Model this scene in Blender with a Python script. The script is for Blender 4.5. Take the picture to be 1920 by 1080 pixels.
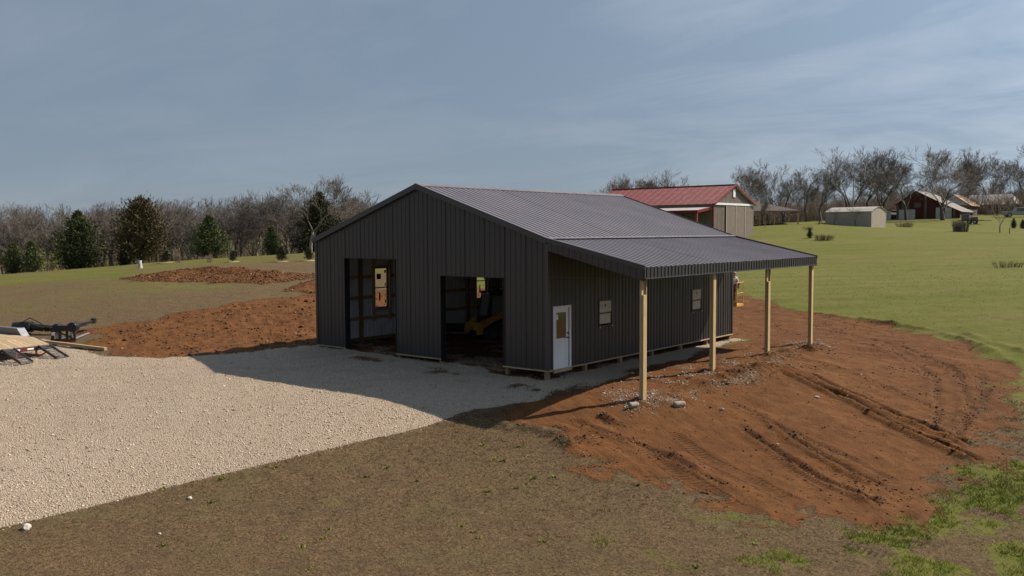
import bpy, math, random
import numpy as np
from mathutils import Vector, Matrix

for o in list(bpy.data.objects):
    bpy.data.objects.remove(o)
SC = bpy.context.scene
COL = SC.collection
R = math.radians

# ------------------------------------------------------------------ camera
cam = bpy.data.cameras.new('camera')
camo = bpy.data.objects.new('camera', cam)
COL.objects.link(camo)
camo.location = (17.98, -23.98, 4.593)
camo.rotation_euler = (Matrix.Rotation(0.683, 3, 'Z') @ Matrix.Rotation(math.pi/2-0.061, 3, 'X') @ Matrix.Rotation(-0.005, 3, 'Z')).to_euler()
cam.sensor_width = 36
cam.lens = 36*1700/1920
cam.clip_start = 0.5
cam.clip_end = 6000
SC.camera = camo

# ------------------------------------------------------------------ sky, sun, exposure
SUN_AZ = math.atan2(.60, .95)      # clockwise from +Y
SUN_EL = R(42.5)
w = bpy.data.worlds.new('World'); SC.world = w
w.use_nodes = True
nt = w.node_tree; N = nt.nodes; LK = nt.links
N.clear()
wo = N.new('ShaderNodeOutputWorld'); bg = N.new('ShaderNodeBackground')
sky = N.new('ShaderNodeTexSky'); sky.sky_type = 'NISHITA'; sky.sun_disc = False
sky.sun_elevation = SUN_EL; sky.sun_rotation = SUN_AZ
sky.air_density = 1.0; sky.dust_density = 0.5; sky.ozone_density = 2.0; sky.altitude = 300
# thin high cirrus: noise on the view direction projected on a high plane
tc = N.new('ShaderNodeTexCoord')
sx = N.new('ShaderNodeSeparateXYZ'); LK.new(tc.outputs['Generated'], sx.inputs[0])
zz = N.new('ShaderNodeMath'); zz.operation = 'MAXIMUM'; zz.inputs[1].default_value = 0.0
LK.new(sx.outputs[2], zz.inputs[0])
za = N.new('ShaderNodeMath'); za.operation = 'ADD'; za.inputs[1].default_value = 0.12; LK.new(zz.outputs[0], za.inputs[0])
dx = N.new('ShaderNodeMath'); dx.operation = 'DIVIDE'; LK.new(sx.outputs[0], dx.inputs[0]); LK.new(za.outputs[0], dx.inputs[1])
dy = N.new('ShaderNodeMath'); dy.operation = 'DIVIDE'; LK.new(sx.outputs[1], dy.inputs[0]); LK.new(za.outputs[0], dy.inputs[1])
cb = N.new('ShaderNodeCombineXYZ'); LK.new(dx.outputs[0], cb.inputs[0]); LK.new(dy.outputs[0], cb.inputs[1])
mp = N.new('ShaderNodeMapping'); mp.inputs['Rotation'].default_value = (0, 0, R(52)); mp.inputs['Scale'].default_value = (0.6, 1.25, 1)
LK.new(cb.outputs[0], mp.inputs[0])
n1 = N.new('ShaderNodeTexNoise'); n1.inputs['Scale'].default_value = 1.1; n1.inputs['Detail'].default_value = 9; n1.inputs['Roughness'].default_value = .62; n1.inputs['Distortion'].default_value = .9
LK.new(mp.outputs[0], n1.inputs['Vector'])
n2 = N.new('ShaderNodeTexNoise'); n2.inputs['Scale'].default_value = .55; n2.inputs['Detail'].default_value = 3
LK.new(cb.outputs[0], n2.inputs['Vector'])
mm = N.new('ShaderNodeMath'); mm.operation = 'MULTIPLY'; LK.new(n1.outputs[0], mm.inputs[0]); LK.new(n2.outputs[0], mm.inputs[1])
cr = N.new('ShaderNodeMapRange'); cr.inputs[1].default_value = .20; cr.inputs[2].default_value = .52; cr.inputs[3].default_value = 0; cr.inputs[4].default_value = .85
LK.new(mm.outputs[0], cr.inputs[0])
hs = N.new('ShaderNodeHueSaturation'); hs.inputs['Saturation'].default_value = .68; hs.inputs['Value'].default_value = .8
LK.new(sky.outputs[0], hs.inputs['Color'])
cl = N.new('ShaderNodeMix'); cl.data_type = 'RGBA'
sdir = (math.sin(SUN_AZ)*math.cos(SUN_EL), math.cos(SUN_AZ)*math.cos(SUN_EL), math.sin(SUN_EL))
nrm = N.new('ShaderNodeVectorMath'); nrm.operation = 'NORMALIZE'; LK.new(tc.outputs['Generated'], nrm.inputs[0])
dt = N.new('ShaderNodeVectorMath'); dt.operation = 'DOT_PRODUCT'; LK.new(nrm.outputs[0], dt.inputs[0]); dt.inputs[1].default_value = sdir
d0 = N.new('ShaderNodeMath'); d0.operation = 'MAXIMUM'; d0.inputs[1].default_value = 0; LK.new(dt.outputs['Value'], d0.inputs[0])
gl = N.new('ShaderNodeMath'); gl.operation = 'POWER'; gl.inputs[1].default_value = 3.4; LK.new(d0.outputs[0], gl.inputs[0])    # thin cirrus scatters light round the sun
gv = N.new('ShaderNodeMath'); gv.operation = 'MULTIPLY_ADD'; gv.inputs[1].default_value = 2.7; gv.inputs[2].default_value = 1.0; LK.new(gl.outputs[0], gv.inputs[0])
vc = N.new('ShaderNodeVectorMath'); vc.operation = 'SCALE'; vc.inputs[0].default_value = (1.30, 1.76, 2.38); LK.new(gv.outputs[0], vc.inputs['Scale'])
veil = N.new('ShaderNodeMix'); veil.data_type = 'RGBA'; veil.inputs[0].default_value = .80
LK.new(hs.outputs[0], veil.inputs[6]); LK.new(vc.outputs[0], veil.inputs[7])
cg = N.new('ShaderNodeMath'); cg.operation = 'MULTIPLY_ADD'; cg.inputs[1].default_value = 3.6; cg.inputs[2].default_value = .11; LK.new(gl.outputs[0], cg.inputs[0])
cm = N.new('ShaderNodeMath'); cm.operation = 'MULTIPLY'; cm.use_clamp = True; LK.new(cr.outputs[0], cm.inputs[0]); LK.new(cg.outputs[0], cm.inputs[1])
LK.new(cm.outputs[0], cl.inputs[0]); LK.new(veil.outputs[2], cl.inputs[6]); cl.inputs[7].default_value = (6.4, 6.7, 7.2, 1)
LK.new(cl.outputs[2], bg.inputs[0]); bg.inputs[1].default_value = 0.075
LK.new(bg.outputs[0], wo.inputs[0])

sun = bpy.data.lights.new('sun', 'SUN'); sun.energy = 4.0; sun.angle = R(.53); sun.color = (1, .87, .70)
suno = bpy.data.objects.new('sun', sun); COL.objects.link(suno)
sd = Vector((math.sin(SUN_AZ)*math.cos(SUN_EL), math.cos(SUN_AZ)*math.cos(SUN_EL), math.sin(SUN_EL)))
suno.rotation_euler = sd.to_track_quat('Z', 'Y').to_euler()
suno.location = (30, 60, 60)

vs = SC.view_settings
vs.view_transform = 'Standard'; vs.look = 'None'; vs.gamma = 1; vs.use_curve_mapping = False
vs.exposure = 0.85

# ------------------------------------------------------------------ helpers
def tag(o, label=None, cat=None, group=None, kind=None):
    if label: o['label'] = label
    if cat: o['category'] = cat
    if group: o['group'] = group
    if kind: o['kind'] = kind
    return o

def empty(name, loc=(0, 0, 0), rz=0, label=None, cat=None, group=None):
    o = bpy.data.objects.new(name, None); COL.objects.link(o)
    o.location = loc; o.rotation_euler = (0, 0, rz); o.empty_display_size = .3
    return tag(o, label, cat, group)

def link(name, me, parent=None):
    o = bpy.data.objects.new(name, me); COL.objects.link(o)
    if parent: o.parent = parent
    return o

def copy_tree(o, parent=None):
    c = o.copy(); COL.objects.link(c); c.parent = parent
    for ch in o.children: copy_tree(ch, c)
    return c

class MB:
    def __init__(s): s.v = []; s.f = []; s.m = []
    def add(s, vs, fs, mi=0):
        b = len(s.v); s.v += [tuple(p) for p in vs]
        for f in fs: s.f.append(tuple(i+b for i in f)); s.m.append(mi)
        return s
    def box(s, x0, y0, z0, x1, y1, z1, mi=0):
        x0, x1 = min(x0, x1), max(x0, x1); y0, y1 = min(y0, y1), max(y0, y1); z0, z1 = min(z0, z1), max(z0, z1)
        v = [(x0,y0,z0),(x1,y0,z0),(x1,y1,z0),(x0,y1,z0),(x0,y0,z1),(x1,y0,z1),(x1,y1,z1),(x0,y1,z1)]
        return s.add(v, [(3,2,1,0),(4,5,6,7),(0,1,5,4),(1,2,6,5),(2,3,7,6),(3,0,4,7)], mi)
    def bar(s, a, b, w, h, up=(0,0,1), mi=0):
        a = Vector(a); b = Vector(b); d = (b-a).normalized(); up = Vector(up)
        if abs(d.dot(up)) > .98: up = Vector((1,0,0))
        sx = d.cross(up).normalized()*w/2; sy = sx.cross(d).normalized()*h/2
        v = [a-sx-sy, a+sx-sy, a+sx+sy, a-sx+sy, b-sx-sy, b+sx-sy, b+sx+sy, b-sx+sy]
        return s.add(v, [(0,1,2,3),(7,6,5,4),(0,4,5,1),(1,5,6,2),(2,6,7,3),(3,7,4,0)], mi)
    def tube(s, pts, rs, n=8, mi=0, cap=True):
        pts = [Vector(p) for p in pts]
        if not hasattr(rs, '__len__'): rs = [rs]*len(pts)
        vs = []; fs = []
        ref = None
        for i, p in enumerate(pts):
            d = (pts[min(i+1, len(pts)-1)]-pts[max(i-1, 0)]).normalized()
            if ref is None or abs(ref.dot(d)) > .95:
                ref = Vector((0,0,1)) if abs(d.z) < .9 else Vector((1,0,0))
            a = d.cross(ref).normalized(); b = d.cross(a)
            for k in range(n):
                t = 2*math.pi*k/n
                vs.append(p+(a*math.cos(t)+b*math.sin(t))*rs[i])
        for i in range(len(pts)-1):
            for k in range(n):
                k2 = (k+1) % n
                fs.append((i*n+k, i*n+k2, (i+1)*n+k2, (i+1)*n+k))
        if cap:
            fs.append(tuple(range(n-1, -1, -1))); fs.append(tuple((len(pts)-1)*n+k for k in range(n)))
        return s.add(vs, fs, mi)
    def prism(s, poly, ext, mi=0):
        # poly: 3D points of one face, ext: extrusion vector
        n = len(poly); e = Vector(ext)
        v = [Vector(p) for p in poly]+[Vector(p)+e for p in poly]
        fs = [tuple(range(n-1, -1, -1)), tuple(range(n, 2*n))]
        for k in range(n): fs.append((k, (k+1) % n, n+(k+1) % n, n+k))
        return s.add(v, fs, mi)
    def mesh(s, name, mats, smooth=False, flip=False):
        me = bpy.data.meshes.new(name); me.from_pydata(s.v, [], s.f)
        for m in (mats if isinstance(mats, (list, tuple)) else [mats]): me.materials.append(m)
        me.polygons.foreach_set('material_index', s.m)
        if smooth: me.polygons.foreach_set('use_smooth', [True]*len(s.f))
        me.update(); return me
    def build(s, name, mats, parent=None, smooth=False, bevel=0, recalc=False):
        me = s.mesh(name, mats, smooth)
        if recalc:
            import bmesh
            b = bmesh.new(); b.from_mesh(me); bmesh.ops.recalc_face_normals(b, faces=b.faces); b.to_mesh(me); b.free()
        o = link(name, me, parent)
        if bevel:
            md = o.modifiers.new('bevel', 'BEVEL'); md.width = bevel; md.segments = 2; md.limit_method = 'ANGLE'
        return o

def np_mesh(name, V, F, mat, smooth=False):
    """V (n,3); F (m,3) or (m,4)"""
    me = bpy.data.meshes.new(name)
    V = np.asarray(V, np.float32); F = np.asarray(F, np.int32); k = F.shape[1]
    me.vertices.add(len(V)); me.vertices.foreach_set('co', V.ravel())
    me.loops.add(F.size); me.loops.foreach_set('vertex_index', F.ravel())
    me.polygons.add(len(F)); me.polygons.foreach_set('loop_start', np.arange(0, F.size, k, dtype=np.int32))
    me.polygons.foreach_set('loop_total', np.full(len(F), k, np.int32))
    if smooth: me.polygons.foreach_set('use_smooth', np.ones(len(F), bool))
    me.update(calc_edges=True)
    if mat: me.materials.append(mat)
    return me

# ------------------------------------------------------------------ materials
class NT:
    def __init__(s, m):
        m.use_nodes = True; s.t = m.node_tree; s.t.nodes.clear()
        s.out = s.n('ShaderNodeOutputMaterial'); s.b = s.n('ShaderNodeBsdfPrincipled'); s.l(s.b.outputs[0], s.out.inputs[0])
    def n(s, k, **kw):
        nd = s.t.nodes.new(k)
        for a, v in kw.items(): setattr(nd, a, v)
        return nd
    def l(s, a, b): s.t.links.new(a, b)
    def set(s, sock, v):
        if hasattr(v, 'is_output'): s.l(v, sock)
        else: sock.default_value = v
    def math(s, op, a, b=0.0, c=None):
        nd = s.n('ShaderNodeMath', operation=op); s.set(nd.inputs[0], a); s.set(nd.inputs[1], b)
        if c is not None: s.set(nd.inputs[2], c)
        return nd.outputs[0]
    def noise(s, vec, scale, detail=4, rough=.55, dist=0):
        nd = s.n('ShaderNodeTexNoise'); s.l(vec, nd.inputs['Vector'])
        nd.inputs['Scale'].default_value = scale; nd.inputs['Detail'].default_value = detail; nd.inputs['Roughness'].default_value = rough; nd.inputs['Distortion'].default_value = dist
        return nd.outputs[0]
    def mapr(s, v, a, b, c=0.0, d=1.0):
        nd = s.n('ShaderNodeMapRange'); s.set(nd.inputs[0], v)
        for i, x in enumerate((a, b, c, d)): nd.inputs[1+i].default_value = x
        return nd.outputs[0]
    def mix(s, f, a, b, blend='MIX'):
        nd = s.n('ShaderNodeMix', data_type='RGBA', blend_type=blend)
        s.set(nd.inputs[0], f)
        for i, x in ((6, a), (7, b)):
            if hasattr(x, 'is_output'): s.l(x, nd.inputs[i])
            else: nd.inputs[i].default_value = (*x, 1) if len(x) == 3 else x
        return nd.outputs[2]
    def map(s, vec, sc=(1,1,1), rot=(0,0,0)):
        nd = s.n('ShaderNodeMapping'); s.l(vec, nd.inputs[0]); nd.inputs['Scale'].default_value = sc; nd.inputs['Rotation'].default_value = rot
        return nd.outputs[0]
    def bump(s, h, strength=.3, dist=.02, nrm=None):
        nd = s.n('ShaderNodeBump'); s.l(h, nd.inputs['Height']); nd.inputs['Strength'].default_value = strength; nd.inputs['Distance'].default_value = dist
        if nrm: s.l(nrm, nd.inputs['Normal'])
        return nd.outputs[0]

def mat(name, c, rough=.6, metal=0, var=.15, scale=3, c2=None, stretch=(1,1,1), spec=.5, bump=0, rnd=0, bscale=None, trans=0):
    m = bpy.data.materials.new(name); t = NT(m)
    tcn = t.n('ShaderNodeTexCoord'); v = t.map(tcn.outputs['Object'], stretch)
    n = t.noise(v, scale, 6, .6)
    c2 = c2 or tuple(x*(1-2.2*var) for x in c)
    hi = tuple(min(1, x*(1+var)) for x in c)
    col = t.mix(t.mapr(n, .3, .7), c2, hi)
    if rnd:
        oi = t.n('ShaderNodeObjectInfo')
        f = t.mapr(oi.outputs['Random'], 0, 1, 1-rnd, 1+rnd)
        col = t.mix(1.0, col, (1,1,1), 'MULTIPLY')
        hsv = t.n('ShaderNodeHueSaturation'); t.l(col, hsv.inputs['Color']); t.l(f, hsv.inputs['Value']); col = hsv.outputs[0]
    t.l(col, t.b.inputs['Base Color'])
    t.l(t.mapr(n, .2, .8, max(.02, rough-.08), min(1, rough+.08)), t.b.inputs['Roughness'])
    t.b.inputs['Metallic'].default_value = metal; t.b.inputs['Specular IOR Level'].default_value = spec
    if trans: t.b.inputs['Transmission Weight'].default_value = trans
    if bump:
        nb = t.noise(v, bscale or scale*4, 5, .6)
        t.l(t.bump(nb, bump, .02), t.b.inputs['Normal'])
    return m

M = {}
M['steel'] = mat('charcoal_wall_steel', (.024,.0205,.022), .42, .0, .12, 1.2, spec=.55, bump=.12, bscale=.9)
M['roofsteel'] = mat('charcoal_roof_steel', (.138,.120,.136), .36, .1, .03, .5, spec=.7, stretch=(1,1,1))  # wall charcoal lightened and purpled to carry the glancing sky sheen
M['trim'] = mat('charcoal_trim', (.040,.039,.044), .38, 0, .1, 2, spec=.5)
M['ridgetrim'] = mat('charcoal_ridge_trim', (.15,.135,.15), .4, .1, .1, 2)
M['liner'] = mat('pale_steel_back', (.70,.69,.72), .5, 0, .08, 2)
M['blacktrim'] = mat('black_jamb', (.012,.012,.014), .5, 0, .1, 3)
M['lumber_z'] = mat('treated_timber_upright', (.46,.34,.17), .75, 0, .16, 5, stretch=(8,8,.6), bump=.15, rnd=.1)
M['lumber_x'] = mat('treated_timber_along', (.42,.31,.17), .75, 0, .16, 5, stretch=(.6,8,8), bump=.15, rnd=.1)
M['lumber_y'] = mat('treated_timber_deep', (.42,.31,.17), .75, 0, .16, 5, stretch=(8,.6,8), bump=.15, rnd=.1)
M['girt'] = mat('framing_lumber', (.46,.29,.155), .8, 0, .15, 4, stretch=(4,1,4), bump=.1, rnd=.12)
M['oldwood'] = mat('framing_post', (.27,.175,.10), .8, 0, .15, 4, stretch=(6,6,.6), bump=.1)
M['white'] = mat('white_paint', (.74,.75,.78), .45, 0, .04, 2)
M['black'] = mat('black_powdercoat', (.014,.014,.015), .38, 0, .2, 6)
M['rubber'] = mat('black_rubber', (.018,.017,.016), .8, 0, .2, 8)
M['glass'] = mat('dark_glass', (.02,.022,.024), .05, 0, .05, 1, spec=.9)
M['loaderblack'] = mat('lightened_black_machine', (.055,.052,.050), .6, 0, .2, 5)  # black lightened so the loader's shape shows in the dim bay
M['cabglass'] = mat('cab_glass_painted_reflection', (.26,.275,.29), .08, 0, .05, 1, spec=.9)  # pale grey base stands in for reflections on the cab windows
M['beigepane'] = mat('beige_window_pane', (.50,.46,.38), .45, 0, .14, 7, spec=.4, c2=(.40,.36,.30))  # opaque mottled beige for the panes of the right wall
M['paper'] = mat('white_sticker', (.78,.76,.72), .7, 0, .03, 3)
M['print'] = mat('sticker_print', (.03,.03,.03), .7, 0, .1, 3)
M['yellow'] = mat('machine_yellow', (.60,.32,.03), .42, 0, .15, 3)
M['liftyellow'] = mat('lift_yellow', (.55,.30,.05), .5, 0, .15, 4)
M['grey'] = mat('grey_plate', (.13,.13,.14), .45, .3, .12, 4)
M['plate'] = mat('bright_plate', (.42,.40,.42), .35, .5, .1, 6)
M['rust'] = mat('steel_grey_worn', (.055,.047,.047), .55, .3, .3, 8)
M['red'] = mat('red_paint', (.24,.022,.02), .5, 0, .12, 3)
M['deck'] = mat('trailer_deck_plank', (.37,.27,.17), .8, 0, .15, 3, stretch=(.6,8,8), bump=.15, rnd=.16)
M['redroof'] = mat('red_roof_steel', (.165,.016,.021), .55, .0, .1, 1.5, spec=.25)
M['redtrim'] = mat('dark_red_trim', (.20,.028,.03), .45, 0, .1, 2)
M['brownsteel'] = mat('brown_wall_steel', (.17,.135,.115), .55, 0, .08, 1.5)
M['cream'] = mat('cream_siding', (.38,.33,.275), .6, 0, .07, 2)
M['creamroof'] = mat('cream_roof', (.38,.355,.315), .5, 0, .08, 1)
M['shingle'] = mat('brown_shingle', (.085,.07,.062), .85, 0, .2, 2, bump=.2)
M['barnred'] = mat('weathered_red_board', (.10,.024,.018), .85, 0, .25, 2, stretch=(4,4,.4), bump=.15)
M['barngrey'] = mat('weathered_grey_board', (.15,.12,.11), .85, 0, .2, 2, stretch=(4,4,.4))
M['tinroof'] = mat('weathered_tin_roof', (.17,.16,.157), .8, .0, .12, .7, c2=(.09,.078,.072))
M['rustroof'] = mat('rusty_tin_roof', (.17,.085,.045), .8, .0, .2, .6, c2=(.25,.18,.13))
M['whiteroof'] = mat('white_tin_roof', (.44,.41,.39), .45, .1, .06, .5)
M['whiteboard'] = mat('whitewashed_board', (.55,.54,.53), .7, 0, .08, 1)
M['brick'] = mat('dark_red_brick', (.13,.045,.035), .85, 0, .15, 3)
M['bark'] = mat('grey_bark', (.105,.088,.075), .9, 0, .25, 4, stretch=(3,3,.6), rnd=.3)
M['palebark'] = mat('pale_bark', (.30,.26,.22), .9, 0, .25, 4, rnd=.2)
M['twig'] = mat('bare_twigs', (.138,.119,.106), .9, 0, .2, 1, rnd=.3)
M['scrub'] = mat('brown_scrub', (.17,.125,.092), .9, 0, .25, .8, rnd=.25)
M['cedar'] = mat('cedar_foliage', (.085,.098,.030), .8, 0, .3, .8, c2=(.034,.050,.016), rnd=.22)
M['cedarb'] = mat('winter_bronze_foliage', (.085,.060,.022), .8, 0, .3, .7, c2=(.035,.040,.014), rnd=.15)
M['spruce'] = mat('dark_evergreen', (.064,.072,.028), .8, 0, .3, 3, rnd=.2)
M['drygrass'] = mat('dry_grass_blade', (.175,.125,.075), .9, 0, .45, 1.3, c2=(.06,.042,.026))
M['greengrass'] = mat('green_grass_blade', (.10,.15,.022), .8, 0, .3, 1.4, c2=(.045,.08,.012))
M['straw'] = mat('straw', (.42,.33,.19), .8, 0, .2, 2)
M['pebble'] = mat('limestone_pebble', (.44,.385,.32), .9, 0, .25, 9, c2=(.26,.22,.18))
M['whitestone'] = mat('white_stone', (.48,.44,.38), .85, 0, .1, 5)
M['clod'] = mat('soil_clod', (.12,.055,.025), .95, 0, .3, 5)
M['concrete'] = mat('concrete_plug', (.30,.265,.225), .9, 0, .15, 6, bump=.2)
M['skin'] = mat('skin', (.42,.24,.17), .6, 0, .06, 3)
M['shirt'] = mat('pale_shirt', (.52,.52,.57), .85, 0, .08, 4)
M['jeans'] = mat('dark_trousers', (.035,.04,.055), .9, 0, .1, 4)
M['cap'] = mat('pale_cap', (.55,.52,.47), .8, 0, .05, 4)
M['maroon'] = mat('maroon_cloth', (.16,.025,.03), .85, 0, .1, 4)
M['silver'] = mat('silver_paint', (.30,.30,.31), .35, .5, .05, 2)
M['tan'] = mat('tan_board', (.40,.30,.20), .8, 0, .1, 2)
M['blue'] = mat('blue_tarp', (.04,.06,.22), .6, 0, .1, 2)

# ------------------------------------------------------------------ terrain
CP = np.array([(-12.5,0,-.08),(-12.5,14,-.1),(-6,0,-.18),(-6,7,-.2),(0,0,-.32),(0,7,-.28),(0,14,-.25),(-6,14,-.2),(3.6,.06,-.58),(3.6,4.7,-.28),(3.6,9.3,-.22),(3.6,13.8,-.21),(2,2,-.45),(2,7,-.33),
(-12.5,-3,-.12),(-10.2,-6.3,-.2),(-6,-4,-.3),(-2.5,-5,-.65),(-.3,-5,-1.0),(0,-2.5,-.62),(-18.5,-8,-.45),(-15,-12,-.7),(-8,-12,-1.1),(0,-12,-1.6),(5,-16,-1.85),(10,-14,-1.85),(4,-22,-2.0),(18,-24,-2.3),(12,-10,-1.75),(17,-10,-1.9),
(-23,-4.7,-.25),(-20,-5.5,-.3),(-24,-9,-.4),(7,0,-.95),(9,-3,-1.5),(8,5,-.6),(11,3,-1.05),(13,8,-.7),(11.5,-4,-1.7),(7,12,-.3),(11,14,-.15),(16,0,-1.6),(20,6,-1.0),
(12.1,20,.5),(5,22,.35),(-1.7,18,-.12),(-6,20,0),(-14,22,.6),(0,28,.9),(9,30,1.2),(20,20,.6),
(-24.4,70.6,3.82),(-27,66,3.45),(-26,108,5.35),(-37,170,7.26),(-26,198,8.3),(-27,237,9.5),(-2.5,49.5,1.95),(10,60,2.6),(-15,45,1.6),(-60,120,4.5),(-50,75,3.3),(-45,170,7.0),
(-32.2,96.1,5.45),(-32.0,103.5,5.75),(-29.9,106.5,6.0),(-21.8,101.5,5.15),(-30,85,4.75),
(-80,14.5,.65),(-77,21,1.04),(-73.4,28,1.57),(-70,36,2.0),(-66.8,43.7,2.35),(-60,60,2.9),(-30,14.3,1.45),(-40,6,1.1),(-35,-3,.5),(-22,6.5,.55),(-16,10,0.1),(-17,2,-.1),(-52,10,1.2),(-50,28,2.0),(-40,35,2.0),(-65,5,.3),(-45,-15,-.2),
(-97,20,-.9),(-93,30,-.5),(-88,42,0),(-82,55,.6),(-75,75,1.8),(-110,12,-1.2),
(-150,35,-.6),(-140,60,0.3),(-120,100,2),(-220,60,1.6),(-200,110,2.6),(-170,160,3.5),
(-30,-40,-1.5),(0,-60,-3),(40,-40,-3),(40,0,-1),(50,60,2),(40,150,6),(0,250,10),(-60,250,9),(-120,220,6),(60,260,10)], float)
def _phi(r): return np.where(r > 0, r*r*np.log(np.maximum(r, 1e-9)), 0)
_S = 50.
def _fit():
    n = len(CP); X = CP[:, :2]/_S
    K = _phi(np.linalg.norm(X[:, None]-X[None], axis=2))+np.eye(n)*2e-4
    P = np.c_[np.ones(n), X]
    A = np.block([[K, P], [P.T, np.zeros((3, 3))]])
    return X, np.linalg.solve(A, np.r_[CP[:, 2], 0, 0, 0])
_X0, _W = _fit()
def H(x, y):
    x = np.atleast_1d(np.asarray(x, float)); y = np.atleast_1d(np.asarray(y, float)); sh = x.shape
    x = x.ravel(); y = y.ravel(); xc = np.clip(x, -260, 80); yc = np.clip(y, -70, 280); out = np.empty_like(x)
    for i in range(0, len(x), 20000):
        q = np.c_[xc[i:i+20000], yc[i:i+20000]]/_S
        k = _phi(np.sqrt(((q[:, None]-_X0[None])**2).sum(2)))
        out[i:i+20000] = k@_W[:-3]+_W[-3]+q@_W[-2:]
    return out.reshape(sh)
# ---- value noise
_rng = np.random.RandomState(7)
_T = _rng.rand(256, 256)
def vnoise(x, y):
    xi = np.floor(x).astype(int); yi = np.floor(y).astype(int); fx = x-xi; fy = y-yi
    fx = fx*fx*(3-2*fx); fy = fy*fy*(3-2*fy)
    a = _T[xi & 255, yi & 255]; b = _T[(xi+1) & 255, yi & 255]; c = _T[xi & 255, (yi+1) & 255]; d = _T[(xi+1) & 255, (yi+1) & 255]
    return (a*(1-fx)+b*fx)*(1-fy)+(c*(1-fx)+d*fx)*fy
def fbm(x, y, sc, oct=4):
    s = 0; a = 1; n = 0
    for i in range(oct):
        s = s+a*(vnoise(x*sc*2**i+17*i, y*sc*2**i+31*i)-.5); n += a; a *= .55
    return s/n*2
def sd_poly(x, y, poly):
    """signed distance, positive inside"""
    P = np.array(poly, float); d = np.full(x.shape, 1e9); ins = np.zeros(x.shape, bool)
    for i in range(len(P)):
        a = P[i]; b = P[(i+1) % len(P)]; e = b-a
        t = np.clip(((x-a[0])*e[0]+(y-a[1])*e[1])/(e@e), 0, 1)
        d = np.minimum(d, (x-a[0]-t*e[0])**2+(y-a[1]-t*e[1])**2)
        c = ((a[1] > y) != (b[1] > y))
        with np.errstate(divide='ignore', invalid='ignore'):
            xx = a[0]+(y-a[1])/(b[1]-a[1] if b[1] != a[1] else 1e-9)*e[0]
        ins ^= c & (x < xx)
    return np.sqrt(d)*np.where(ins, 1, -1)
def sd_line(x, y, pts):
    """distance, arclength to polyline"""
    P = np.array(pts, float); d = np.full(x.shape, 1e9); s = np.zeros(x.shape); acc = 0; side = np.zeros(x.shape)
    for i in range(len(P)-1):
        a = P[i]; e = P[i+1]-a; L = np.hypot(*e)
        t = np.clip(((x-a[0])*e[0]+(y-a[1])*e[1])/(e@e), 0, 1)
        q = np.hypot(x-a[0]-t*e[0], y-a[1]-t*e[1])
        m = q < d
        d = np.where(m, q, d); s = np.where(m, acc+t*L, s); side = np.where(m, np.sign((x-a[0])*e[1]-(y-a[1])*e[0]), side); acc += L
    return d, s, acc, side

GRAVEL = [(-2.65,-16.1),(-1.89,-11.4),(-.37,-5.05),(-.08,-4.28),(.37,-3.19),(.88,-1.91),(1.26,-.03),(1.1,3.1),(.9,9),(.7,14.3),(-.3,14.5),(-.3,.2),(-12.1,.12),(-13.34,-3.55),(-14.88,-5.39),(-17.82,-6.03),(-21.6,-5.31),(-25.1,-5.13),(-27.6,-6.23),(-34,-8),(-60,-14),(-60,-60),(-11,-60)]
DIRT_L = [(-11.9,.2),(-13.3,-3.4),(-14.9,-5.3),(-17.8,-5.9),(-21.6,-5.2),(-23.1,-4.6),(-25.6,-2.5),(-26.1,-.4),(-25.6,1.65),(-25.7,4.3),(-25.5,7.25),(-25.4,10.7),(-23,20),(-11,25),(-5.2,26.6),(-5,14),(-11.9,14)]
MOUND = [(-47.4,9.6),(-49.8,14.6),(-51.9,19.2),(-41.4,18.7),(-34.6,18.1),(-31.8,15.8),(-31.2,13.05),(-30.9,11.1),(-36,9.8),(-42.3,9.5)]
MOUND2 = [(-27.6,10.1),(-29,12.2),(-30.3,14.6),(-25.1,14),(-24,10.4)]
DIRT_R = [(-5.2,26.6),(-1.3,23.5),(1.6,22),(4.1,20.6),(7.1,18.5),(9.65,15.5),(12.1,11.05),(12.5,7.05),(12.5,4.6),(13,1.5),(12.55,.4),(12.4,-2.3),(12.3,-3.7),(11.6,-4.7),(10.45,-4.6),(10.2,-5.45),(8.3,-5),(7.5,-4.9),(6.7,-5.3),(4.6,-4.4),(2.3,-3.8),(.5,-4.04),(-.08,-4.28),(.37,-3.2),(.88,-1.9),(1.26,0),(1.1,3),(.9,9),(.7,14.3),(-.3,14.3),(-5,14.3)]
FLOOR = [(-12,.1),(0,.1),(0,13.9),(-12,13.9)]
RUTS = [([(4.64,7.74),(6.4,6.53),(8.32,5.12),(9.94,4.06),(11.36,3.14),(12.46,2.5)],.15,.12),
 ([(4.73,6.81),(7.71,4.93),(9.65,3.49),(10.96,2.54),(12.24,1.75),(12.94,1.42)],.17,.13),
 ([(6.7,.15),(7.47,-.4),(8.86,-1.37),(10.28,-2.21),(11.7,-3.0)],.10,.11),([(7.3,.95),(8.07,.38),(9.45,-.67),(10.62,-1.3),(11.5,-1.75)],.09,.10),
 ([(10.83,10.83),(11.54,7.83),(11.68,5.46),(11.6,3.89),(11.31,2.82)],.03,.2),([(2.5,18.2),(7,14.9),(10,10.9),(11.5,6.2),(12.0,2.2)],.04,.12),([(3.5,16.4),(7.2,13.3),(9.6,9.6),(10.8,5.4),(11.2,2.9)],.035,.12),([(4.9,9.6),(7.2,8.4),(9.4,6.4),(11.2,4.9)],.035,.10),([(2.6,-2.6),(4.6,-2.9),(6.6,-3.4),(8.6,-4.1)],.05,.10),([(5.6,1.9),(7.4,.9),(9.6,-.2),(11.6,-1.2)],.04,.10)]
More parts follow.
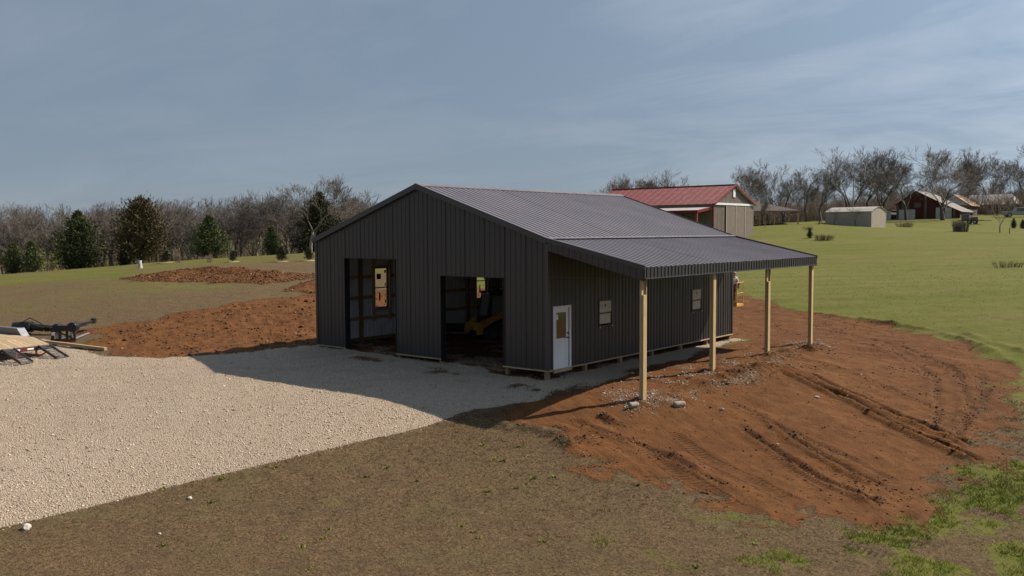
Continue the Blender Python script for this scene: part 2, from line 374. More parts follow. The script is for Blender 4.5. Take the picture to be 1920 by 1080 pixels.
CLEAT = [[(5.4,-1.6),(5.95,-2.03),(7.45,-2.79),(8.87,-3.36),(10.19,-4.0)],[(5.5,-3.1),(6.59,-3.74),(8.22,-4.6),(10.04,-5.43)],[(11.33,-5.75),(12.04,-5.92),(12.87,-5.94)],[(8.2,-1.2),(9.3,-1.9),(10.4,-2.6)],[(11.6,-4.1),(12.3,-4.4),(13.0,-4.3)]]
BERM = [([(-.05,-4.25),(.59,-4.13),(1.93,-3.79),(3.07,-3.79),(4.34,-4.33)],.16,.2),([(2.59,-3.15),(3.69,-3.39),(4.36,-3.85)],.14,.18),([(2.5,-1.67),(3.88,-2.04),(4.59,-2.03)],.09,.14),
 ([(4.2,1.6),(4.6,3.4),(4.8,5.2),(4.9,7.2)],.14,.4),([(4.1,9.1),(4.4,11),(4.2,13.5)],.16,.4),([(6.0,-2.9),(7.2,-3.5),(7.7,-3.9)],.12,.14)]
CUT = [([(-1.39,23.78),(1.49,22.25),(4,21.03),(6.94,19.04),(9.53,16.08),(11.9,12.29)],.12),([(8.34,18.66),(9.98,16.74),(11.47,14.79),(13,12.5)],.08)]

def axis(a, b, st, far):
    c = np.arange(a, b+1e-6, st); s = st; hi = [b]
    while hi[-1] < far:
        s = s*1.03 if s < .55 else s*1.13
        hi.append(hi[-1]+s)
    s = st; lo = [a]
    while lo[-1] > -far:
        s = s*1.03 if s < .55 else s*1.13
        lo.append(lo[-1]-s)
    return np.r_[lo[:0:-1], c, hi[1:]]
GX = axis(-26, 16.5, .088, 2500); GY = axis(-19, 24, .088, 2500)
nx, ny = len(GX), len(GY)
X, Y = np.meshgrid(GX, GY, indexing='ij')
Z = H(X, Y)
near = (np.abs(X+12) < 75) & (np.abs(Y-10) < 75)
def local(fn, pad_poly, default=-1e3):
    """evaluate only in the bounding box of the shape"""
    P = np.array(pad_poly); lo = P.min(0)-3; hi = P.max(0)+3
    i0, i1 = np.searchsorted(GX, [lo[0], hi[0]]); j0, j1 = np.searchsorted(GY, [lo[1], hi[1]])
    out = np.full(X.shape, default, float); out[i0:i1, j0:j1] = fn(X[i0:i1, j0:j1], Y[i0:i1, j0:j1]); return out
edge = fbm(X, Y, .55, 5)
sG = local(lambda x, y: sd_poly(x, y, GRAVEL), GRAVEL)
straight = np.clip((-4.2-Y)/1.0, 0, 1)*np.clip((X+11)/4, 0, 1)          # the raked edge of the drive is clean
sG = sG+edge*(.75*(1-straight)+.10*straight)
dl = local(lambda x, y: sd_poly(x, y, DIRT_L), DIRT_L)+edge*1.5
dr = local(lambda x, y: sd_poly(x, y, DIRT_R), DIRT_R)+edge*np.where(X > 4, 1.1, .5)+np.where(X > 2.5, fbm(X+7, Y, 1.6, 4)*1.5, 0)*np.clip((12-Y)/6, .25, 1)
m1 = local(lambda x, y: sd_poly(x, y, MOUND), MOUND)+edge*1.3
m2 = local(lambda x, y: sd_poly(x, y, MOUND2), MOUND2)+edge*.8
fl = local(lambda x, y: sd_poly(x, y, FLOOR), FLOOR)
sD = np.maximum.reduce([dl, dr, m1, m2, fl+.2])
wG = np.clip(sG/.16+.5, 0, 1)
# sparse stone spill and soil churned into the drive near the walls
spill = np.clip(1-np.hypot((X-3.7)/2.2, (Y-4.7)/6.5), 0, 1)*(fbm(X, Y, 1.6, 4) > .12)
spill2 = np.clip(1-np.hypot((X-3.7)/1.4, (Y-13.8)/1.6), 0, 1)*(fbm(X, Y, 1.8, 4) > -.1)
spill3 = np.clip(1-np.hypot((X-3.4)/1.6, (Y-.2)/1.3), 0, 1)*(fbm(X, Y, 2.0, 4) > -.05)
wG = np.maximum(wG, np.clip(np.maximum.reduce([spill, spill2, spill3])*1.3, 0, .42))
churn = np.exp(-(np.clip(Y+1.1, -9, 9)/.9)**2)*((X > -12.5) & (X < .5) & (Y < .8))*np.clip(fbm(X, Y, .9, 4)*2.4+.02, 0, .6)
churn2 = np.exp(-((X+2)/2.2)**2-((Y+4.6)/.5)**2)*np.clip(fbm(X, Y, 1.4, 4)*3-.2, 0, .5)
wG = np.clip(wG-np.maximum(churn, churn2), 0, 1)
wG = np.where(fl > .1, np.clip(fbm(X, Y, .8, 4)*1.8+.15, 0, .5), wG)  # bay floor: pale gravel mixed in to lighten the dim interior
wD = np.where(wG > .5, 0, np.clip(sD/1.3+.5, 0, 1))
wD = np.maximum(wD, np.maximum(churn, churn2)*(sG > 0))
# ---- relief
dirt_amt = np.clip(wD, 0, 1)*near
Z = Z+dirt_amt*(fbm(X, Y, .5, 4)*.09+fbm(X, Y, 2.2, 3)*.045)
Z = Z+np.clip(dl, 0, 1)*(Y < 14)*(X < -12)*(np.abs(fbm(X*.9+Y*.35, Y*1.0-X*.4, 1.1, 3))*-.16)
rough = np.clip(m1/1.6, 0, 1); Z = Z+rough*(.14+.34*fbm(X, Y, .45, 4)+.25*fbm(X, Y, 1.5, 3))
Z = Z+np.clip(m2/1.6, 0, 1)*(.5+.3*fbm(X, Y, .8, 3))
Z = Z+np.clip(wG, 0, 1)*near*(fbm(X, Y, .7, 3)*.03+fbm(X, Y, 3.5, 2)*.012)
Z = Z+(1-np.clip(wG+wD, 0, 1))*near*(fbm(X, Y, .35, 4)*.07+fbm(X, Y, 2.3, 3)*.02)
clo = fbm(X, Y, 5., 2); clm = np.clip(clo-.28, 0, 1)
trk = np.zeros(X.shape); trs = np.zeros(X.shape); dark = np.zeros(X.shape)
def apply(pts, fn):
    P = np.array(pts); lo = P.min(0)-1.5; hi = P.max(0)+1.5
    i0, i1 = np.searchsorted(GX, [lo[0], hi[0]]); j0, j1 = np.searchsorted(GY, [lo[1], hi[1]])
    sl = (slice(i0, i1), slice(j0, j1)); x = X[sl]; y = Y[sl]
    x2 = x+fbm(x, y, .7, 2)*.06; y2 = y+fbm(y, x, .7, 2)*.06
    d, s, L, side = sd_line(x2, y2, pts)
    fade = np.clip(np.minimum(s, L-s)/.5, 0, 1)
    fn(sl, d, s, side, fade, x, y)
for pts, h, wd in RUTS:
    def f(sl, d, s, side, fade, x, y):
        k = fade*np.clip(.9+.6*fbm(x, y, .6, 3), .35, 1.3)
        off = d*side
        Z[sl] += k*(-h*np.exp(-(d/wd)**2)+h*1.05*np.exp(-((off-wd*1.5)/(wd*.8))**2)+h*.35*np.exp(-((off+wd*1.5)/(wd*.8))**2))
        Z[sl] += k*.3*h*np.exp(-(d/(wd*2.2))**2)*fbm(x, y, 4.5, 2)
        dark[sl] = np.maximum(dark[sl], min(1, h/.08)*np.clip(1.0*k*np.exp(-(d/(wd*1.05))**2), 0, .9))  # dark band painted along the rut for the shadow of its ridge
    apply(pts, f)
for pts, h, wd in BERM:
    def f(sl, d, s, side, fade, x, y):
        k = fade*np.clip(.6+1.4*fbm(x, y, 1.4, 3), 0, 1.5)
        Z[sl] += k*h*np.exp(-(d/wd)**2)*(1+.8*fbm(x, y, 4, 2))
        dark[sl] = np.maximum(dark[sl], .6*np.clip(k, 0, 1)*np.exp(-(d/(wd*1.3))**2))  # shade of the berm painted as a dark band along it
    apply(pts, f)
for pts in CLEAT:
    def f(sl, d, s, side, fade, x, y):
        k = fade*np.clip(1.25-d/.22, 0, 1)
        Z[sl] -= .035*np.clip(k, 0, 1)
        m = k > trk[sl]; trk[sl] = np.where(m, k, trk[sl]); trs[sl] = np.where(m, s, trs[sl])
    apply(pts, f)
for pts, h in CUT:
    def f(sl, d, s, side, fade, x, y):
        k = fade*np.clip(.7+1.2*fbm(x, y, .8, 3), 0, 1.4)
        Z[sl] += k*h*np.exp(-(d/.22)**2)*(1+.5*fbm(x, y, 3, 2)); dark[sl] = np.maximum(dark[sl], .5*np.clip(k, 0, 1)*np.exp(-(d/.25)**2))  # dark line along the cut is its shading, put into the soil colour
    apply(pts, f)
for pts in ([(-32,-12),(-24,-11.5),(-17,-8.8),(-11,-6.2),(-6.5,-3.2),(-3.4,0)],[(-32,-13.8),(-24,-13.2),(-16.5,-10.4),(-10,-7.6),(-5.2,-4.2),(-2.4,0)],[(-30,-20),(-20,-15),(-13,-10),(-9.8,-5),(-9.2,0)],[(-30,-21.8),(-19,-16.6),(-11.6,-11),(-8.3,-5.5),(-7.8,0)],[(-14,-24),(-10,-15),(-6,-9),(-4.2,-4),(-4,0)]):
    def f(sl, d, s, side, fade, x, y):
        k = fade*np.clip(.7+1.0*fbm(x, y, .7, 3), 0, 1.3)*(sG[sl] > 0)
        Z[sl] -= .018*k*np.exp(-(d/.2)**2); dark[sl] = np.maximum(dark[sl], np.clip(.55*k*np.exp(-(d/.16)**2), 0, 1))
    apply(pts, f)
# loose soil heaps thrown up around the posts
for px_, py_, hh in ((3.9,4.5,.16),(4.1,9.4,.18),(3.8,13.6,.14),(4.6,6.3,.2),(5.2,5.2,.16),(3.9,.2,.08),(4.7,11.5,.18)):
    g = np.exp(-((X-px_)/.7)**2-((Y-py_)/.9)**2)*(near)
    Z = Z+g*hh*(.6+1.2*fbm(X, Y, 2.4, 3))
    dark = np.maximum(dark, .55*g*np.clip(fbm(X, Y, 1.8, 3)+.35, 0, 1))
Z = Z+clm*dirt_amt*.10*(np.clip(X-1.5, 0, 1)+.4*(X < -12))*(.4+dark)
# greenness of the grass (how alive it is, by place)
right = np.clip((Y-8+.35*X)/7, 0, 1)*np.clip((X+30+Y*.25)/12, 0, 1)
rf = np.clip(right+.0, 0, 1)
front = np.clip((X-6.0)/7, 0, 1)*np.clip((6-Y)/4, 0, 1)*np.clip(fbm(X, Y, .8, 4)*2.0+.12+.42*np.clip((X-11)/4, 0, 1), 0, 1)
leftg = np.clip((-X-22)/12, 0, 1)*np.clip(.47+.5*fbm(X, Y, .09, 4)+.30*np.clip((np.hypot(X-18, Y+24)-76)/14, 0, 1), 0, 1)
green = np.maximum.reduce([rf*np.clip(.82+.35*fbm(X, Y, .12, 4), 0, 1), front, leftg*.68])
V = np.c_[X.ravel(), Y.ravel(), Z.ravel()]
def zat(x, y):
    """height of the finished ground"""
    i = int(np.clip(np.searchsorted(GX, x)-1, 0, nx-2)); j = int(np.clip(np.searchsorted(GY, y)-1, 0, ny-2))
    fx = (x-GX[i])/(GX[i+1]-GX[i]); fy = (y-GY[j])/(GY[j+1]-GY[j])
    return float((Z[i,j]*(1-fx)+Z[i+1,j]*fx)*(1-fy)+(Z[i,j+1]*(1-fx)+Z[i+1,j+1]*fx)*fy)
def zats(x, y):
    i = np.clip(np.searchsorted(GX, x)-1, 0, nx-2); j = np.clip(np.searchsorted(GY, y)-1, 0, ny-2)
    fx = (x-GX[i])/(GX[i+1]-GX[i]); fy = (y-GY[j])/(GY[j+1]-GY[j])
    def b(A): return (A[i,j]*(1-fx)+A[i+1,j]*fx)*(1-fy)+(A[i,j+1]*(1-fx)+A[i+1,j+1]*fx)*fy
    return b

def ground_material():
    m = bpy.data.materials.new('ground_cover'); t = NT(m)
    g = t.n('ShaderNodeNewGeometry').outputs['Position']
    at = t.n('ShaderNodeAttribute', attribute_name='zone'); sp = t.n('ShaderNodeSeparateColor'); t.l(at.outputs['Color'], sp.inputs[0])
    at2 = t.n('ShaderNodeAttribute', attribute_name='track'); sp2 = t.n('ShaderNodeSeparateColor'); t.l(at2.outputs['Color'], sp2.inputs[0])
    G, D, GR = sp.outputs; TK, TS, DK = sp2.outputs
    nf = t.noise(g, 14, 6, .65); nm = t.noise(g, 2.2, 6, .6); nl = t.noise(g, .18, 5, .6); nff = t.noise(g, 55, 3, .6); nb = t.noise(g, .6, 5, .6)
    # crushed stone
    vo = t.n('ShaderNodeTexVoronoi'); vo.inputs['Scale'].default_value = 30; t.l(g, vo.inputs['Vector'])
    vs_ = t.n('ShaderNodeSeparateColor'); t.l(vo.outputs['Color'], vs_.inputs[0])
    gc = t.mix(t.math('POWER', vs_.outputs[0], 1.3), (.335,.27,.205), (.52,.425,.33))
    gc = t.mix(t.mapr(vo.outputs['Distance'], .35, .75, 0, .5), gc, (.20,.155,.12))
    gc = t.mix(t.mapr(nb, .35, .7, 0, .45), gc, (.36,.285,.215))
    gc = t.mix(t.mapr(nm, .55, .78, 0, .35), gc, (.31,.22,.155))
    gc = t.mix(t.math('MULTIPLY', DK, .55), gc, (.25,.19,.14))
    gc = t.mix(t.mapr(nl, .35, .68, 0, .4), gc, (.43,.36,.29))
    # red clay soil
    dc = t.mix(t.mapr(nm, .3, .7), (.062,.024,.0075), (.158,.063,.0195))
    dc = t.mix(t.mapr(nf, .35, .75, 0, .6), dc, (.20,.096,.037))
    dc = t.mix(t.mapr(nl, .35, .68, 0, .6), dc, (.095,.037,.0125))
    dc = t.mix(t.math('MULTIPLY', DK, .9), dc, (.032,.017,.010))
    gs = t.map(t.map(g, rot=(0, 0, R(30))), sc=(.28, 2.4, 1)); ns = t.noise(gs, 1.5, 6, .65)
    dc = t.mix(t.mapr(ns, .48, .72, 0, .55), dc, (.062,.025,.009))
    dc = t.mix(t.mapr(ns, .42, .25, 0, .35), dc, (.23,.115,.045))
    pv = t.n('ShaderNodeTexVoronoi'); pv.inputs['Scale'].default_value = 9; t.l(g, pv.inputs['Vector'])
    dc = t.mix(t.mapr(pv.outputs['Distance'], .05, .09, .55, 0), dc, (.42,.33,.25))
    # grass, dead to live
    gd = t.mix(t.mapr(nf, .34, .66), (.042,.028,.015), (.175,.118,.062))
    gd = t.mix(t.mapr(nm, .40, .66, 0, .6), gd, (.082,.052,.034))
    gd = t.mix(t.mapr(nb, .5, .75, 0, .45), gd, (.105,.098,.040))
    gg = t.mix(t.mapr(nf, .3, .72), (.058,.069,.009), (.124,.136,.019))
    gg = t.mix(t.mapr(nb, .38, .72, 0, .6), gg, (.118,.118,.024))
    gg = t.mix(t.mapr(nl, .46, .72, 0, .55), gg, (.135,.112,.036))
    gg = t.mix(t.mapr(nm, .55, .75, 0, .35), gg, (.06,.078,.014))
    gstr = t.noise(t.map(t.map(g, rot=(0, 0, R(-24))), sc=(.05, .55, 1)), 1.6, 5, .6)
    gg = t.mix(t.mapr(gstr, .45, .7, 0, .5), gg, (.150,.135,.040))
    gg = t.mix(t.mapr(gstr, .45, .3, 0, .45), gg, (.060,.082,.010))
    gfac = t.mapr(t.math('ADD', GR, t.math('MULTIPLY', t.math('SUBTRACT', nm, .5), .9)), .30, .62)
    gc0 = t.mix(gfac, gd, gg)
    dfac = t.mapr(t.math('ADD', D, t.math('MULTIPLY', t.math('SUBTRACT', nf, .5), 1.1)), .42, .58)
    c = t.mix(dfac, gc0, dc)
    sfac = t.mapr(t.math('ADD', G, t.math('MULTIPLY', t.math('SUBTRACT', nf, .5), .9)), .42, .58)
    c = t.mix(sfac, c, gc)
    t.l(c, t.b.inputs['Base Color']); t.b.inputs['Roughness'].default_value = .95; t.b.inputs['Specular IOR Level'].default_value = .15
    hgt = t.math('MULTIPLY', t.math('ADD', nf, t.math('MULTIPLY', nff, .6)), .9)
    sth = t.math('MULTIPLY', t.math('SUBTRACT', .6, vo.outputs['Distance']), 1.3)
    hmix = t.math('ADD', t.math('MULTIPLY', hgt, t.math('SUBTRACT', 1.0, sfac)), t.math('MULTIPLY', sth, sfac))
    hmix = t.math('ADD', hmix, t.math('MULTIPLY', t.math('MULTIPLY', ns, 1.2), dfac))
    cle = t.math('MULTIPLY', t.math('SINE', t.math('MULTIPLY', TS, 2*math.pi*20/.13)), TK)
    hmix = t.math('ADD', hmix, t.math('MULTIPLY', cle, .9))
    t.l(t.bump(hmix, .85, .045), t.b.inputs['Normal'])
    return m
M['ground'] = ground_material()
zone = np.c_[wG.ravel(), wD.ravel(), green.ravel(), np.ones(nx*ny)].astype(np.float32)
track = np.c_[trk.ravel(), trs.ravel()/20, dark.ravel(), np.ones(nx*ny)].astype(np.float32)
idx = np.arange(nx*ny).reshape(nx, ny)
F = np.stack([idx[:-1,:-1], idx[1:,:-1], idx[1:,1:], idx[:-1,1:]], -1).reshape(-1, 4)
fG = (sG[:-1,:-1] > 0).ravel(); fD = ((sD[:-1,:-1] > 0).ravel()) & ~fG
def ground_piece(name, sel):
    f = F[sel]; u, inv = np.unique(f, return_inverse=True)
    me = np_mesh(name, V[u], inv.reshape(-1, 4), M['ground'], True)
    for an, arr in (('zone', zone), ('track', track)):
        a = me.attributes.new(an, 'FLOAT_COLOR', 'POINT'); a.data.foreach_set('color', arr[u].ravel())
    return tag(link(name, me), kind='structure')
ground_piece('gravel_drive', fG); ground_piece('dirt_ground', fD); ground_piece('grass_ground', ~(fG | fD))
#@@PART2
# ------------------------------------------------------------------ ribbed steel
def rib_profile(u0, u1, pitch, rw, rh, off=0.0):
    """(u, w) points of a ribbed sheet between u0 and u1"""
    pts = [(u0, 0.0)]
    k = math.ceil((u0-off-rw)/pitch)
    while True:
        c = off+k*pitch
        if c-rw >= u1: break
        for du, h in ((-rw, 0), (-rw*.45, rh), (rw*.45, rh), (rw, 0)):
            if u0+1e-4 < c+du < u1-1e-4: pts.append((c+du, h))
        k += 1
    pts.append((u1, 0.0))
    return pts

def sheet(mapf, u0, u1, vb, vt, openings=(), pitch=.2286, rw=.030, rh=.019, back=True, brk=(), thick=.004):
    """one ribbed panel: mapf(u,v,w)->xyz; vb, vt functions of u; openings (ua,ub,va,vb)"""
    mb = MB(); pr = rib_profile(u0, u1, pitch, rw, rh)
    cuts = [x for o in openings for x in o[:2]]+list(brk)
    pts = []
    for a, b in zip(pr[:-1], pr[1:]):
        pts.append(a)
        for c in sorted(cuts):
            if a[0]+1e-4 < c < b[0]-1e-4:
                t = (c-a[0])/(b[0]-a[0]); pts.append((c, a[1]+t*(b[1]-a[1])))
    pts.append(pr[-1])
    for a, b in zip(pts[:-1], pts[1:]):
        um = (a[0]+b[0])/2
        iv = [(0, 1)]; segs = []
        hol = sorted((o[2], o[3]) for o in openings if o[0] < um < o[1])
        lo = 'b'
        cur = None
        ends = []
        start = None
        for hb, ht in hol:
            ends.append((start, hb)); start = ht
        ends.append((start, None))
        for s, e in ends:
            va0 = vb(a[0]) if s is None else s; vb0 = vb(b[0]) if s is None else s
            va1 = vt(a[0]) if e is None else e; vb1 = vt(b[0]) if e is None else e
            if max(va1-va0, vb1-vb0) < .004: continue
            mb.add([mapf(a[0], va0, a[1]), mapf(b[0], vb0, b[1]), mapf(b[0], vb1, b[1]), mapf(a[0], va1, a[1])], [(0,1,2,3)], 0)
            if back:
                mb.add([mapf(a[0], va0, a[1]-thick), mapf(a[0], va1, a[1]-thick), mapf(b[0], vb1, b[1]-thick), mapf(b[0], vb0, b[1]-thick)], [(0,1,2,3)], 1)
    return mb

def panels(parent, name, mapf, u0, u1, vb, vt, mats, width=.9144, openings=(), brk=(), **kw):
    n = max(1, round((u1-u0)/width)); wd = (u1-u0)/n
    kw.setdefault('pitch', wd/4)
    out = []
    for i in range(n):
        a = u0+i*wd; b = a+wd
        ops = [o for o in openings if o[0] < b and o[1] > a]
        mb = sheet(lambda u, v, w_: mapf(u, v, w_), a, b, vb, vt, ops, brk=[x for x in brk if a < x < b], **kw)
        if mb.f: out.append(mb.build(name, mats, parent))
    return out

# ------------------------------------------------------------------ the main pole barn
WB, LB, HE, HR, DL, HO = 11.98, 13.83, 4.36, 6.353, 3.74, 3.52
barn = empty('pole_barn', (0, 0, 0), 0, 'new charcoal steel barn with two open bays and a lean-to on timber posts', 'barn')
def gtop(x): return (HE+(HR-HE)*(x+WB)/(WB/2) if x < -WB/2 else HR-(HR-HE)*(x+WB/2)/(WB/2))-.03
O1 = (-10.17, -7.26, -1, 3.60); O2 = (-4.87, -1.92, -1, 3.03)
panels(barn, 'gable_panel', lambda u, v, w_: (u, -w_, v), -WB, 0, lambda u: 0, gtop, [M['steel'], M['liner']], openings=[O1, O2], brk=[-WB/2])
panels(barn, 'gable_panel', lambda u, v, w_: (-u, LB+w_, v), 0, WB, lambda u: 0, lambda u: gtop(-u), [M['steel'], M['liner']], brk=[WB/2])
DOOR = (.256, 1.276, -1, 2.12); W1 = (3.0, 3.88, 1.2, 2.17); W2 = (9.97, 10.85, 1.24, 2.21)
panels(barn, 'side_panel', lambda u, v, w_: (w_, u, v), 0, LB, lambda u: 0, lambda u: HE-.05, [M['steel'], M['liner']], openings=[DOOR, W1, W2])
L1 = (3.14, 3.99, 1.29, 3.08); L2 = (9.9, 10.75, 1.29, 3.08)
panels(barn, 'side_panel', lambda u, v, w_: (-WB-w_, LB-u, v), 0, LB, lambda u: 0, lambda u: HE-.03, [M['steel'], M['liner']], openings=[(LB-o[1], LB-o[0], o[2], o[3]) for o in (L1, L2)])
# roof sheets
def roofmap(p0, p1, s=1):
    a = Vector((p0[0], 0, p0[1])); b = Vector((p1[0], 0, p1[1])); d = (b-a); Ln = d.length; d.normalize(); nrm = Vector((-d.z, 0, d.x))*s
    if nrm.z < 0: nrm = -nrm
    def f(u, v, w_):
        p = a+d*v+nrm*w_; return (p.x, u, p.z)
    return f, Ln
OV = .12
M['underside'] = mat('dark_roof_underside', (.055,.052,.055), .6, 0, .08, 2)  # steel back darkened here to cut bounce light onto the side wall
RM = [M['roofsteel'], M['liner']]
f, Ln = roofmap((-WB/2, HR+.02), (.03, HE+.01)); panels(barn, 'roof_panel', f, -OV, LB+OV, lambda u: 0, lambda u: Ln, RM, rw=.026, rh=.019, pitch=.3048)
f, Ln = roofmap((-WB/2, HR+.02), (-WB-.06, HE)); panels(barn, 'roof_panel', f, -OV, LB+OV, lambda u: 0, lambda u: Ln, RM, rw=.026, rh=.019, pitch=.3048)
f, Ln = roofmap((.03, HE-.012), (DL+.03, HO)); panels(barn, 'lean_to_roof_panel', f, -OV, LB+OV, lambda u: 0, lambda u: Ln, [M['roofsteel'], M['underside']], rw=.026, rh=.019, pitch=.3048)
# trims
mb = MB(); mb.prism([(-WB/2-.2, -OV-.02, HR-.03), (-WB/2, -OV-.02, HR+.062), (-WB/2+.2, -OV-.02, HR-.03), (-WB/2+.2, -OV-.02, HR-.012), (-WB/2, -OV-.02, HR+.082), (-WB/2-.2, -OV-.02, HR-.012)], (0, LB+2*OV+.04, 0)); mb.build('ridge_cap', M['ridgetrim'], barn, recalc=True)
mb = MB(); mb.prism([(-.05, -OV, HE+.06), (.09, -OV, HE+.021), (.09, -OV, HE+.036), (-.05, -OV, HE+.075)], (0, LB+2*OV, 0)); mb.build('transition_flashing', M['ridgetrim'], barn, recalc=True)
def rake(y, name, a, b, h, m, t=.025):
    mb = MB(); mb.prism([(a[0], y, a[1]), (b[0], y, b[1]), (b[0], y, b[1]-h), (a[0], y, a[1]-h)], (0, t, 0)); return mb.build(name, m, barn, recalc=True)
for y in (-OV-.03, LB+OV+.005):
    rake(y, 'rake_trim', (-WB-.06, HE+.035), (-WB/2, HR+.065), .20, M['trim']); rake(y, 'rake_trim', (-WB/2, HR+.065), (.03, HE+.055), .20, M['trim'])
    rake(y, 'rake_trim', (.03, HE+.055), (DL+.05, HO+.045), .13, M['trim'])
# paler strips on the rake trim edges, the caught light put into their colour
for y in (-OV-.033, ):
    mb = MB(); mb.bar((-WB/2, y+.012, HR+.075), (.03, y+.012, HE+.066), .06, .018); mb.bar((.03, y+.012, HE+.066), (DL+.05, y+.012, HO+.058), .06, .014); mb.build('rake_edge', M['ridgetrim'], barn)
# lean-to fascia: ribbed strips
def zl(x): return HE-.03+(HO-HE+.03)*x/DL
panels(barn, 'fascia_panel', lambda u, v, w_: (u, -OV+.0-w_, v), .08, DL+.02, lambda u: zl(u)-.42+.1*(1-u/DL), lambda u: zl(u)-.04, [M['steel'], M['blacktrim']], width=.93)
panels(barn, 'fascia_panel', lambda u, v, w_: (u, LB+OV+w_, v), .08, DL+.02, lambda u: zl(u)-.40, lambda u: zl(u)-.04, [M['steel'], M['blacktrim']], width=.93)
panels(barn, 'fascia_panel', lambda u, v, w_: (DL+.03+w_, u, v), -OV, LB+OV, lambda u: HO-.325, lambda u: HO-.012, [M['steel'], M['blacktrim']], width=.9, rw=.034, rh=.024)
MB().box(DL+.0, -OV-.01, HO-.360, DL+.065, LB+OV+.01, HO-.327).build('fascia_base_trim', M['trim'], barn)
MB().box(.09, -OV-.028, HO-.385, DL-.002, -OV+.03, HO-.38).build('fascia_base_trim', M['trim'], barn)
# corner trims
for x, y, sx_, sy_ in ((0, 0, 1, -1), (-WB, 0, -1, -1), (0, LB, 1, 1), (-WB, LB, -1, 1)):
    mb = MB(); h = HE-.12
    mb.box(x-sx_*.09, y+sy_*.021, 0.0, x+sx_*.0225, y+sy_*.027, h); mb.box(x+sx_*.0225, y+sy_*.027, 0.0, x+sx_*.028, y-sy_*.09, h)
    mb.build('corner_trim', M['trim'], barn)
# base trim (pale galvanised ledge) and skirt boards
def baseline(a, b, name='base_trim'):
    a = Vector(a); b = Vector(b); d = (b-a).normalized(); n_ = Vector((d.y, -d.x, 0))
    MB().bar(a+n_*.012+Vector((0,0,-.022)), b+n_*.012+Vector((0,0,-.022)), .055, .042).build(name, M['lumber_x'] if abs(d.x) > .5 else M['lumber_y'], barn)
for x0, x1 in ((-WB, O1[0]), (O1[1], O2[0]), (O2[1], 0)): baseline((x0, 0, 0), (x1, 0, 0))
baseline((0, 0, 0), (0, DOOR[0], 0)); baseline((0, DOOR[1], 0), (0, LB, 0)); baseline((-WB, LB, 0), (-WB, 0, 0)); baseline((0, LB, 0), (-WB, LB, 0))
MB().box(.0, DOOR[0], -.12, .07, DOOR[1], -.005).build('door_sill', M['lumber_y'], barn, bevel=.006)
# posts, girts and boards of the frame, seen through the bays
P6 = .14
def fpost(x, y, top, name='wall_post'):
    return MB().box(x-P6/2, y-P6/2, zat(x, y)-.25, x+P6/2, y+P6/2, top).build(name, M['oldwood'], barn, bevel=.006)
ys = [i*LB/6 for i in range(7)]
for i, y in enumerate(ys):
    yy = min(max(y, .11), LB-.11)
    fpost(-WB+.12, yy, HE-.25); fpost(-.12, yy, HE-.25)
for x in (O1[0]-.09, O1[1]+.09, O2[0]-.09, O2[1]+.09): fpost(x, .12, gtop(x)-.3)
for x in (-9, -6, -3): fpost(x, LB-.12, gtop(x)-.3)
def girts(x, side, ops):
    for z in (.9, 1.8, 2.7, 3.6):
        segs = [(.2, LB-.2)]
        for o in ops:
            if o[2]-.05 < z < o[3]+.05:
                segs = [s for (a, b) in segs for s in ((a, min(b, o[0]-.05)), (max(a, o[1]+.05), b)) if s[1]-s[0] > .1]
        for a, b in segs: MB().box(x-.02, a, z-.07, x+.02, b, z+.07).build('girt', M['girt'], barn)
girts(-WB+.03, 1, (L1, L2)); girts(-.03, -1, (DOOR, W1, W2))
MB().box(-WB+.01, .19, -.30, -WB+.045, LB-.19, .06).build('skirt_board', M['oldwood'], barn)
MB().box(-.045, DOOR[1]+.1, -.05, -.01, LB-.19, .12).build('skirt_board', M['oldwood'], barn)
MB().box(-WB+.2, LB-.05, -.30, -.2, LB-.015, .06).build('skirt_board', M['oldwood'], barn)
for z in (.9, 1.8, 2.7, 3.6): MB().box(-WB+.2, LB-.05, z-.07, -.2, LB-.015, z+.07).build('girt', M['girt'], barn)
# roof trusses
for y in ys:
    yy = min(max(y, .25), LB-.25)
    mb = MB(); zb = HE-.25
    mb.bar((-WB+.1, yy, zb), (-.1, yy, zb), .045, .14); mb.bar((-WB+.1, yy, zb+.1), (-WB/2, yy, HR-.2), .045, .14); mb.bar((-.1, yy, zb+.1), (-WB/2, yy, HR-.2), .045, .14)
    for k in (-.25, .25):
        mb.bar((-WB/2+k*WB, yy, zb), (-WB/2+k*WB*.5, yy, HR-.2-abs(k)*.5*2*(HR-HE)), .04, .09)
    mb.bar((-WB/2, yy, zb), (-WB/2, yy, HR-.25), .04, .09)
    mb.build('roof_truss', M['girt'], barn)
# bay jambs
for o in (O1, O2):
    for x, s in ((o[0], 1), (o[1], -1)):
        MB().box(x, -.03, -.10, x-s*.02, .24, o[3]).build('bay_jamb', M['blacktrim'], barn)
    MB().box(o[0], -.03, o[3], o[1], .24, o[3]+.02).build('bay_head_trim', M['blacktrim'], barn)
    MB().box(o[0], .05, o[3]+.022, o[1], .09, o[3]+.24).build('bay_header', M['girt'], barn)
